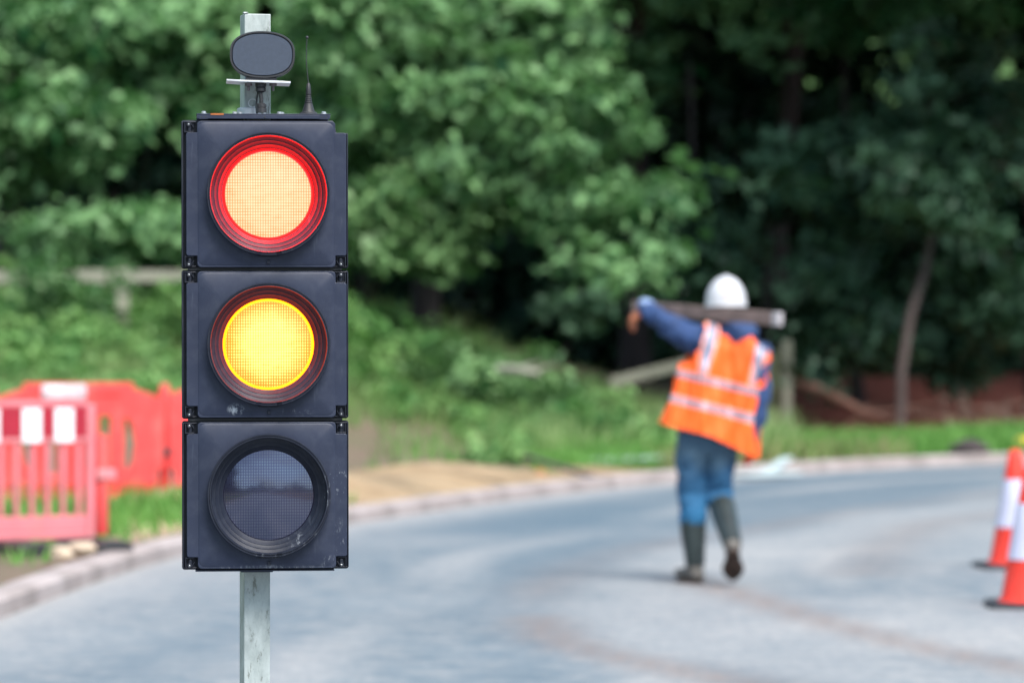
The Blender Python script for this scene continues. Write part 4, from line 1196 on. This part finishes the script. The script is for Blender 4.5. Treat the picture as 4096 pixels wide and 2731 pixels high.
# ------------------------------------------------------------------ barriers
BGp = 'plastic barriers on the verge'
def solid_barrier(p0, p1, zbase, h, label):
    """water filled type barrier between two ground points, with oval openings split by a bar"""
    d = (p1-p0); Lb = d.length; e = empty('plastic_barrier', (p0.x, p0.y, zbase), math.atan2(d.y, d.x)); tag(e, label, 'barrier', BGp)
    t = .06
    def slab(bm, x0, x1, z0, z1, tt=t): box(bm, (x0, -tt, z0), (x1, tt, z1))
    # outline with chamfered shoulders and a cut foot; openings made by building around them
    bm = bmesh.new()
    ow, oh = Lb*.20, h*.46; zc = h*.50
    xs = [Lb*.27, Lb*.73]
    # panel as a grid, cells inside the openings removed
    nx, nz = 96, 60
    keep = np.zeros((nx, nz), bool)
    for i in range(nx):
        for j in range(nz):
            x = (i+.5)/nx*Lb; z = (j+.5)/nz*h
            ok = True
            edge = min(x, Lb-x)
            if z > h*.96-(0 if edge > Lb*.18 else (Lb*.18-edge)*.35) and edge < Lb*.18: ok = False
            if edge < .06 and z < h*.30: ok = False
            for xc in xs:
                s_ = 1 if xc > Lb/2 else -1
                u = (x-xc)/(ow/2); v_ = (z-zc)/(oh/2)
                if abs(u) < 1 and abs(v_) < 1:
                    if abs(x-xc) < .055: continue
                    if u*s_ > 0.3 and ((u*s_-.3)/.7)**2+v_**2 > 1: continue
                    ok = False
            keep[i, j] = ok
    V = {}
    def vt(i, j, y):
        k_ = (i, j, y)
        if k_ not in V: V[k_] = bm.verts.new((i/nx*Lb, y, j/nz*h))
        return V[k_]
    for i in range(nx):
        for j in range(nz):
            if not keep[i, j]: continue
            bm.faces.new([vt(i, j, -t), vt(i+1, j, -t), vt(i+1, j+1, -t), vt(i, j+1, -t)])
            bm.faces.new([vt(i, j, t), vt(i, j+1, t), vt(i+1, j+1, t), vt(i+1, j, t)])
            for (di, dj, a, b) in ((-1, 0, (i, j), (i, j+1)), (1, 0, (i+1, j+1), (i+1, j)), (0, -1, (i+1, j), (i, j)), (0, 1, (i, j+1), (i+1, j+1))):
                ii, jj = i+di, j+dj
                if not (0 <= ii < nx and 0 <= jj < nz) or not keep[ii, jj]:
                    bm.faces.new([vt(*a, -t), vt(*a, t), vt(*b, t), vt(*b, -t)])
    for v_ in bm.verts:                         # belly: a little thicker at the foot, top rail rounded
        zf = v_.co.z/h; v_.co.y *= 1+.5*(1-zf)
    obj('panel', bm, M['red_plastic'], e, 40, .006)
    for q_ in (((.25*Lb, -.075, h*.90), (.75*Lb, -.066, h*.97)), ((.04, -.1, h*.16), (Lb-.04, -.088, h*.22))):
        bm = bmesh.new(); box(bm, *q_); obj('rib', bm, M['red_plastic'], e, 30, .003)
    for xc in (-.02, ):
        bm = bmesh.new(); lathe(bm, [(.035, .0), (.045, .02), (.045, h*.93), (.03, h*.98)], (xc, 0, 0), 'z', 18); obj('hinge_post', bm, M['red_plastic'], e, 40)
        bm = bmesh.new(); box(bm, (xc-.05, -.08, h*.40), (xc+.05, -.045, h*.47)); obj('clip', bm, M['black'], e, 30, .004)
    for xc in (.16*Lb, .84*Lb):
        bm = bmesh.new(); box(bm, (xc-.10, -.18, -.07), (xc+.10, .18, 0.0)); obj('foot', bm, M['black'], e, 30, .01)
    return e
yb = 30.5
def bpt(px, y): return Vector(((px-2048)/FPX*y, y, 0))
zb = .08
sp_ = (bpt(668, yb+.2), bpt(1240, yb+.4))
solid_barrier(bpt(-28, yb), bpt(652, yb+.15), zb, CAMH-(1532-HZ)/FPX*yb-zb, 'red barrier with two split oval openings behind the pink gate barrier')
solid_barrier(sp_[0], sp_[1], zb, CAMH-(1525-HZ)/FPX*yb-zb, 'red barrier mostly hidden behind the traffic light housing')
solid_barrier(bpt(-760, yb-.5), bpt(-44, yb), zb, CAMH-(1535-HZ)/FPX*yb-zb, 'red barrier running out of the left edge behind the pink one')

def gate_barrier(p0, p1, zbase, h, label):
    d = (p1-p0); Lb = d.length; e = empty('plastic_barrier', (p0.x, p0.y, zbase), math.atan2(d.y, d.x)); tag(e, label, 'barrier', BGp)
    nb = 17
    bm = bmesh.new()
    box(bm, (0, -.025, .0), (.055, .025, h*.97)); box(bm, (Lb-.055, -.025, .0), (Lb, .025, h*.97))
    box(bm, (.0555, -.03, .955*h), (Lb-.0555, .03, h)); box(bm, (.0555, -.026, .70*h), (Lb-.0555, .026, .735*h))
    box(bm, (.0555, -.03, .0), (Lb-.0555, .03, .045)); box(bm, (.0555, -.022, .0452), (Lb-.0555, .022, .17*h))
    obj('frame', bm, M['pink_plastic'], e, 30, .008)
    for k in range(nb):
        x = .055+(Lb-.11)*(k+.5)/nb
        bm = bmesh.new(); box(bm, (x-.015, -.018, .17*h+.0005), (x+.015, .018, .70*h-.0005)); obj('bar', bm, M['pink_plastic'], e, 30, .006)
    bm = bmesh.new(); box(bm, (.058, -.028, .738*h), (Lb-.058, .028, .952*h)); bd = obj('band', bm, M['deepred'], e, 30, .003)
    return e, bd, Lb
yg = 24.0
zg = .17
htop = CAMH-(1600-HZ)/FPX*yg-zg
p0, p1 = bpt(-780, yg-1.0), bpt(375, yg)
e, bd, Lb = gate_barrier(p0, p1, zg, htop, 'faded pink gate barrier with vertical bars and white reflective blocks')
d_ = (p1-p0).normalized()
for px in (110, 243, -60, -230, -400, -570):
    # place each block along the barrier where the photo shows it
    t_ = (px-(-780))/(375+780)*Lb
    bm = bmesh.new(); box(bm, (t_-.065, -.036, .70*htop), (t_+.065, -.0285, .945*htop)); obj('reflective_block', bm, M['white_band'], bd, 30, .002)
bm = bmesh.new(); lathe(bm, [(.035, .02), (.045, .04), (.045, htop*.72), (.03, htop*.75)], (Lb+.05, 0, 0), 'z', 18); obj('hinge_post', bm, M['red_plastic'], e, 40)
bm = bmesh.new(); box(bm, (Lb+.0, -.06, htop*.42), (Lb+.13, -.03, htop*.50)); obj('hook', bm, M['pink_plastic'], e, 30, .01)
# white topped handrail strip above (part of the barrier)
bm = bmesh.new(); tpx = (250+780)/(1155)*Lb
box(bm, (tpx-.15, -.03, htop+.0005), (tpx+.15, .03, htop+.10)); obj('white_handle', bm, M['pale_band'], e, 30, .02)
for px in (-600, 30, 355):
    t_ = (px+780)/1155*Lb
    bm = bmesh.new(); prism(bm, [(-.13, -.12), (.13, -.12), (.11, -.02), (.05, 0), (-.05, 0), (-.11, -.02)], -.40, .30)
    f_ = obj('rubber_foot', bm, M['black'], e, 30, .01); f_.location = (t_, 0, 0)

# ------------------------------------------------------------------ the worker
PY = 22.2
WX = (2856-2048)/FPX*PY
W = empty('person', (WX, PY, 0)); tag(W, 'worker in a white helmet and orange vest walking away with a plank on the shoulders', 'person')
def P(a, b, y=0.0): return Vector(((a-1640)*.002518, y, (1335-b)*.002518))
pel, chest = P(1622, 985, 0), P(1668, 840, .02)
neck, headc = P(1688, 762, .04), P(1671, 690, .07)
shL, shR = P(1622, 782, .03), P(1742, 808, .0)
elL, haL = P(1538, 742, .20), P(1490, 703, .36)
elR, wrR, haR = P(1744, 905, -.05), P(1731, 992, -.03), P(1727, 1022, .08)
hipL, hipR = P(1590, 985, 0), P(1658, 985, 0)
knL, anL = P(1588, 1125, .05), P(1597, 1298, .0)
knR, anR = P(1652, 1128, .06), P(1676, 1238, -.26)
toeL = P(1585, 1325, .17); 
toeR = P(1682, 1306, -.12)
bm = bmesh.new()
capsule(bm, [pel, pel.lerp(chest, .5), chest, neck-Vector((0, 0, .06))], [(.155, .11), (.14, .10), (.165, .115), (.10, .075)], up=(1, 0, 0))
capsule(bm, [neck-Vector((0, 0, .05)), headc-Vector((0, 0, .05))], [.062, .058])
capsule(bm, [headc-Vector((0, -.01, .055)), headc+Vector((0, 0, .035))], [(.068, .085), (.076, .095)], up=(1, 0, 0))
capsule(bm, [headc+Vector((0, .085, -.01)), headc+Vector((0, .105, -.035))], [.010, .014])          # nose
capsule(bm, [headc+Vector((-.025, .085, -.065)), headc+Vector((.025, .085, -.065))], [.009, .009])   # mouth
for s in (-1, 1):
    capsule(bm, [headc+Vector((s*.078, .0, -.035)), headc+Vector((s*.082, -.005, .005))], [(.010, .018), (.012, .022)], up=(1, 0, 0))
    capsule(bm, [headc+Vector((s*.030, .083, .005)), headc+Vector((s*.036, .083, .005))], [.012, .012])
capsule(bm, [shL, elL, haL], [.055, .044, .030]); capsule(bm, [shR, elR, wrR], [.055, .044, .030])
capsule(bm, [chest+Vector((0, 0, .08)), shL], [.07, .055]); capsule(bm, [chest+Vector((0, 0, .08)), shR], [.07, .055])
capsule(bm, [hipL, knL, anL], [.092, .060, .042]); capsule(bm, [hipR, knR, anR], [.092, .060, .042])
# hands inside gloves: palms and separate curled fingers
def hand(bm, wrist, dirn, palm_n, side, curl, sc=1.0):
    d = dirn.normalized(); n_ = palm_n.normalized(); s_ = d.cross(n_).normalized()*side
    pc = wrist+d*.045*sc
    capsule(bm, [wrist, pc, wrist+d*.085*sc], [(.026*sc, .018*sc), (.040*sc, .016*sc), (.038*sc, .014*sc)], up=s_)
    for k, (off, ln) in enumerate(((-.030, .066), (-.010, .076), (.010, .072), (.029, .056))):
        b = wrist+d*.085*sc+s_*off*sc; ln *= sc
        c1_ = curl*(.9+.1*k); dd = d; pts = [b]
        for q in range(3):
            a = c1_*(q+1)*.5; dd = (d*math.cos(a)+n_*math.sin(a)).normalized(); pts.append(pts[-1]+dd*ln*(.45, .32, .23)[q])
        capsule(bm, pts, [.0095*sc, .009*sc, .0085*sc, .0075*sc], n=10)
    tb_ = wrist+d*.03*sc-s_*.032*sc
    capsule(bm, [tb_, tb_+(d*.5-s_*.6+n_*.4).normalized()*.035*sc, tb_+(d*.5-s_*.6+n_*.4).normalized()*.035*sc+(d*.8+n_*.5).normalized()*.03*sc], [.013*sc, .011*sc, .009*sc], n=10)
hand(bm, haL, Vector((-.62, .25, -.45)), Vector((.5, .3, -.6)), 1, 1.0)
hand(bm, wrR, Vector((-.08, .05, -1)), Vector((-.8, .5, 0)), -1, .55, .98)
union('body', bm, .0075, M['skin'], W, 2)
# glove shells (the visible hands)
bm = bmesh.new(); hand(bm, haL, Vector((-.62, .25, -.45)), Vector((.5, .3, -.6)), 1, 1.0, 1.2)
union('glove', bm, .005, M['glove'], W, 2)
bm = bmesh.new(); hand(bm, wrR, Vector((-.08, .05, -1)), Vector((-.8, .5, 0)), -1, .55, 1.2); capsule(bm, [wrR+Vector((0, 0, .05)), wrR], [.045, .040])
union('glove', bm, .005, M['glove_red'], W, 2)
# jacket
bm = bmesh.new()
capsule(bm, [P(1628, 960), P(1645, 900), chest, P(1685, 775, .02)], [(.19, .135), (.185, .135), (.195, .14), (.10, .08)], up=(1, 0, 0))
capsule(bm, [chest+Vector((0, 0, .07)), shL], [.10, .078]); capsule(bm, [chest+Vector((0, 0, .06)), shR], [.10, .078])
capsule(bm, [shL, shL.lerp(elL, .5)+Vector((0, 0, -.01)), elL, elL.lerp(haL, .6), haL-Vector((.0, .01, .0))], [.092, .086, .074, .062, .052])
capsule(bm, [shR, shR.lerp(elR, .5), elR, elR.lerp(wrR, .7), wrR+Vector((0, 0, .01))], [.078, .066, .058, .050, .044])
union('jacket', bm, .008, M['navy'], W, 3, .045, .08)
bm = bmesh.new()                                  # cuff and hood
capsule(bm, [P(1660, 762, -.03), P(1688, 772, -.07), P(1718, 762, -.02)], [.05, .062, .05]); capsule(bm, [P(1655, 752, .07), P(1652, 760, .0)], [.05, .05]); capsule(bm, [P(1724, 755, .07), P(1722, 762, .0)], [.05, .05])
capsule(bm, [neck-Vector((0, 0, .02)), neck+Vector((0, 0, .03))], [.085, .075])
union('hood', bm, .010, M['navy'], W, 3)
bm = bmesh.new(); dd = (haL-elL).normalized(); capsule(bm, [haL-dd*.03+Vector((0, 0, .012)), haL+dd*.012+Vector((0, 0, .012))], [.050, .047])
union('cuff', bm, .007, simple('pale_blue_cuff', (.22, .30, .48), .8, .15, 20), W, 2)
# trousers
bm = bmesh.new()
capsule(bm, [P(1622, 960), P(1622, 1000)], [(.172, .13), (.168, .13)], up=(1, 0, 0))
capsule(bm, [P(1590, 985, -.01), P(1588, 1050, .01), knL, P(1591, 1165, .03), P(1594, 1195, .02)], [.098, .094, .084, .078, .074])
capsule(bm, [P(1657, 985, -.01), P(1654, 1050, .02), knR, knR.lerp(anR, .20), knR.lerp(anR, .28)], [.098, .092, .080, .074, .064])
union('trousers', bm, .008, M['jeans'], W, 3, .045, .10)
# boots
def boot(knee, ank, toe, footdir, t0, solen, label=None):
    top = knee.lerp(ank, t0)
    bm = bmesh.new()
    tube(bm, [top+(top-ank).normalized()*.0, top.lerp(ank, .3), top.lerp(ank, .7), ank], [.078, .074, .062, .056], n=20, cap=False)
    tube(bm, [ank, top.lerp(ank, .7), top.lerp(ank, .3), top], [.046, .052, .064, .068], n=20, cap=False)
    capsule(bm, [ank-Vector((0, 0, 0)), ank.lerp(toe, .15)], [.05, .05])
    s_ = obj('boot_shaft', bm, M['boot'], W, 60)
    fd = footdir.normalized(); side = Vector((1, 0, 0)); side = (side-fd*side.dot(fd)).normalized(); dn = fd.cross(side).normalized()
    if dn.dot(solen) < 0: dn = -dn
    heel = ank-fd*.06+dn*.055
    bm = bmesh.new()
    capsule(bm, [heel+fd*.02, heel+fd*.10-dn*.012, heel+fd*.20, heel+fd*.262], [(.040, .042), (.042, .046), (.049, .036), (.040, .030)], up=side)
    capsule(bm, [ank, heel+fd*.05], [.05, .044])
    union('boot_foot', bm, .008, M['boot_mud'], W, 2)
    bm = bmesh.new()
    outl = []
    for k in range(40):
        a = 2*math.pi*k/40; u = .5-.5*math.cos(a)
        wd = .048+.012*math.sin(max(0, (u-.35))*math.pi/.65)-.008*math.exp(-((u-.38)/.12)**2)
        outl.append((u*.305-.022, math.sin(a)*wd*1.08 if abs(math.sin(a)) > .02 else 0))
    # outline as smooth closed loop
    a1 = [bm.verts.new(heel+fd*x_+side*y2+dn*.034) for x_, y2 in outl]; a2 = [bm.verts.new(heel+fd*x_+side*y2+dn*.050) for x_, y2 in outl]
    bm.faces.new(a1); bm.faces.new(a2[::-1])
    for k in range(40): bm.faces.new([a1[k], a1[(k+1) % 40], a2[(k+1) % 40], a2[k]])
    for q in range(7):
        c0 = heel+fd*(.01+.037*q)+dn*.053
        if q == 3: continue
        vs = [c0+side*.030*i-fd*.008*j+dn*.004*k_ for i in (-1, 1) for j in (-1, 1) for k_ in (-1, 1)]
        plank_between(bm, c0-side*.034, c0+side*.034, .018, .008, up=fd)
    obj('sole', bm, M['sole'], W, 30, .002)
anLz = P(1597, 1296, .0)
boot(knL, Vector((anL.x, anL.y, .105)), toeL, Vector((-.42, 1, -.0)), .38, Vector((0, 0, -1)))
boot(knR, anR, toeR, Vector((.05, .74, -.60)), .24, Vector((0, -1, -.4)))

# vest
A0, B0 = P(1629, 990, .0), P(1688, 752, .01)
axis = (B0-A0); AL = axis.length; axis.normalize(); lat = Vector((axis.z, 0, -axis.x)).normalized(); frt = Vector((0, 1, 0))
def vest_pt(t, phi, off=0.0):
    """phi 0 = image right, -90 = back (towards the camera)"""
    c, s = math.cos(phi), math.sin(phi)
    hw_ = np.interp(t, [-.2, 0, .3, .6, .8, .92, 1.0], [.285, .272, .250, .242, .238, .225, .180])
    hd_ = np.interp(t, [-.2, 0, .3, .6, .8, .92, 1.0], [.185, .178, .165, .16, .145, .110, .055])
    hw_ += off; hd_ += off
    wr = .013*math.sin(7*phi+5*t+.5)+.009*math.sin(13*phi-11*t+1)+.005*math.sin(29*phi+17*t)
    x = (hw_+wr)*math.copysign(abs(c)**.8, c); y = (hd_+wr)*math.copysign(abs(s)**.8, s)
    ctr = A0+axis*AL*t
    p = ctr+lat*x+frt*y
    hang = max(0, x/.27)*max(0, .25-t)*.22                     # the right tail hangs lower
    p.z -= hang
    return p
def vest_x(t, phi):
    hw_ = np.interp(t, [-.2, 0, .3, .6, .8, .92, 1.0], [.285, .272, .250, .242, .238, .225, .180]); c = math.cos(phi)
    return hw_*math.copysign(abs(c)**.8, c)
def vest_keep(t, phi):
    c, s = math.cos(phi), math.sin(phi)
    ad = min(abs(phi), abs(abs(phi)-math.pi))                  # angle from the sides
    left = c < 0
    lim = R(42) if left else R(26)
    if .56 < t < .93 and ad < lim*math.sqrt(max(0, 1-((t-.745)/.19)**2)): return False
    xa = vest_x(t, phi)
    if t > .86 and abs(xa-.008) < (t-.86)*.72: return False
    if t > .58 and xa < -.160-.09*max(0, (.73-t)/.13): return False
    if xa > .10 and t > .965-(xa-.10)*.9: return False # neck opening
    return True
def vest_patch(name, cells, off0, off1, mat, parent, n_t=120, n_p=260):
    bm = bmesh.new(); V = {}
    def vt(i, j, k):
        q = (i, j % n_p, k)
        if q not in V: V[q] = bm.verts.new(vest_pt(-.02+1.02*i/n_t, -math.pi+2*math.pi*(j % n_p)/n_p, off1 if k else off0))
        return V[q]
    S = set(cells)
    for (i, j) in S:
        bm.faces.new([vt(i, j, 1), vt(i, j+1, 1), vt(i+1, j+1, 1), vt(i+1, j, 1)])
        bm.faces.new([vt(i, j, 0), vt(i+1, j, 0), vt(i+1, j+1, 0), vt(i, j+1, 0)])
        for (di, dj, a, b) in ((-1, 0, (i, j), (i, j+1)), (1, 0, (i+1, j+1), (i+1, j)), (0, -1, (i+1, j), (i, j)), (0, 1, (i, j+1), (i+1, j+1))):
            if (i+di, (j+dj) % n_p) not in S: bm.faces.new([vt(*a, 1), vt(*a, 0), vt(*b, 0), vt(*b, 1)])
    return obj(name, bm, mat, parent, 50)
NT, NP = 120, 260
cells, bands, edges = [], [[], [], []], [[], [], []]
for i in range(NT):
    for j in range(NP):
        t = -.02+1.02*(i+.5)/NT; phi = -math.pi+2*math.pi*(j+.5)/NP
        if not vest_keep(t, phi): continue
        cells.append((i, j))
        c, s = math.cos(phi), math.sin(phi)
        xx = math.copysign(abs(c)**.8, c)
        for k, tc_ in enumerate((.235, .475)):
            if abs(t-tc_) < .027: bands[k].append((i, j))
            elif abs(t-tc_) < .040: edges[k].append((i, j))
        if t > .52:
            xa = vest_x(t, phi)
            for xc in (-.122, .168):
                if abs(xa-xc) < .021: bands[2].append((i, j))
                elif abs(xa-xc) < .034: edges[2].append((i, j))
vest = vest_patch('vest', cells, .000, .006, M['hivis'], W)
for k in range(3):
    for sg in ((0,) if k < 2 else (-1, 1)):
        pick = [q for q in edges[k] if sg == 0 or math.cos(-math.pi+2*math.pi*(q[1]+.5)/NP)*sg > 0]
        if pick: vest_patch('tape_border', pick, .0062, .0085, M['reflect_edge'], vest)
        pick = [q for q in bands[k] if sg == 0 or math.cos(-math.pi+2*math.pi*(q[1]+.5)/NP)*sg > 0]
        if pick: vest_patch('reflective_tape', pick, .0062, .009, M['reflect'], vest)
# helmet
hc = P(1669, 692, .07)
bm = bmesh.new()
prof = []
for k in range(14):
    a = R(90*k/13); prof.append((math.sin(a), math.cos(a)))
rings = []
for (r_, z_) in prof[1:]:
    rings.append([bm.verts.new(hc+Vector((.118*r_*math.cos(t), .145*r_*math.sin(t)+.0, (.158*z_**1.0 if z_ > 0 else 0)))) for t in [2*math.pi*i/48 for i in range(48)]])
rings.append([bm.verts.new(hc+Vector((.124*math.cos(t), .150*math.sin(t)+(.035 if math.sin(t) > .5 else 0), -.018))) for t in [2*math.pi*i/48 for i in range(48)]])
rings.append([bm.verts.new(hc+Vector((.115*math.cos(t), .140*math.sin(t), -.016))) for t in [2*math.pi*i/48 for i in range(48)]])
top_ = bm.verts.new(hc+Vector((0, 0, .158)))
for A_, B_ in zip(rings, rings[1:]):
    for i in range(48): bm.faces.new([A_[i], A_[(i+1) % 48], B_[(i+1) % 48], B_[i]])
for i in range(48): bm.faces.new([rings[0][(i+1) % 48], rings[0][i], top_])
he = obj('helmet', bm, M['helmet'], W, 40)
bm = bmesh.new()
tube(bm, [hc+Vector((0, .150*math.cos(R(a)), .160*math.sin(R(a)))) for a in range(20, 170, 10)], [(.012, .006)]*15, n=8, up=(1, 0, 0)); obj('helmet_ridge', bm, M['helmet'], he, 60)
bm = bmesh.new(); lathe(bm, [(.020, -.004), (.020, .002), (.014, .004)], (hc.x, hc.y-.142, hc.z+.045), 'y', 16); obj('helmet_badge', bm, simple('pale_pink_badge', (.62, .5, .52), .5, .1, 20), he, 40)
bm = bmesh.new(); capsule(bm, [headc+Vector((-.03, -.04, -.03)), headc+Vector((.03, -.04, -.03))], [(.055, .05), (.055, .05)]); union('hair', bm, .008, simple('dark_hair', (.03, .02, .015), .8, .3, 30), W, 1)
# the plank, resting behind the neck and on the shoulders
pa, pb = P(1782, 730, -.40), P(1462, 700, .47)
bm = bmesh.new()
plank_between(bm, pa.lerp(pb, .045), pb, .074, .040)
pk = empty('plank', WX*Vector((1, 0, 0))+Vector((0, PY, 0))); tag(pk, 'rough wooden plank with a pale end, carried across the shoulders of the worker', 'plank')
obj('board', bm, M['plank'], pk, 30, .004)
bm = bmesh.new(); plank_between(bm, pa, pa.lerp(pb, .0448), .076, .042); obj('painted_end', bm, M['plank_end'], pk, 30, .004)
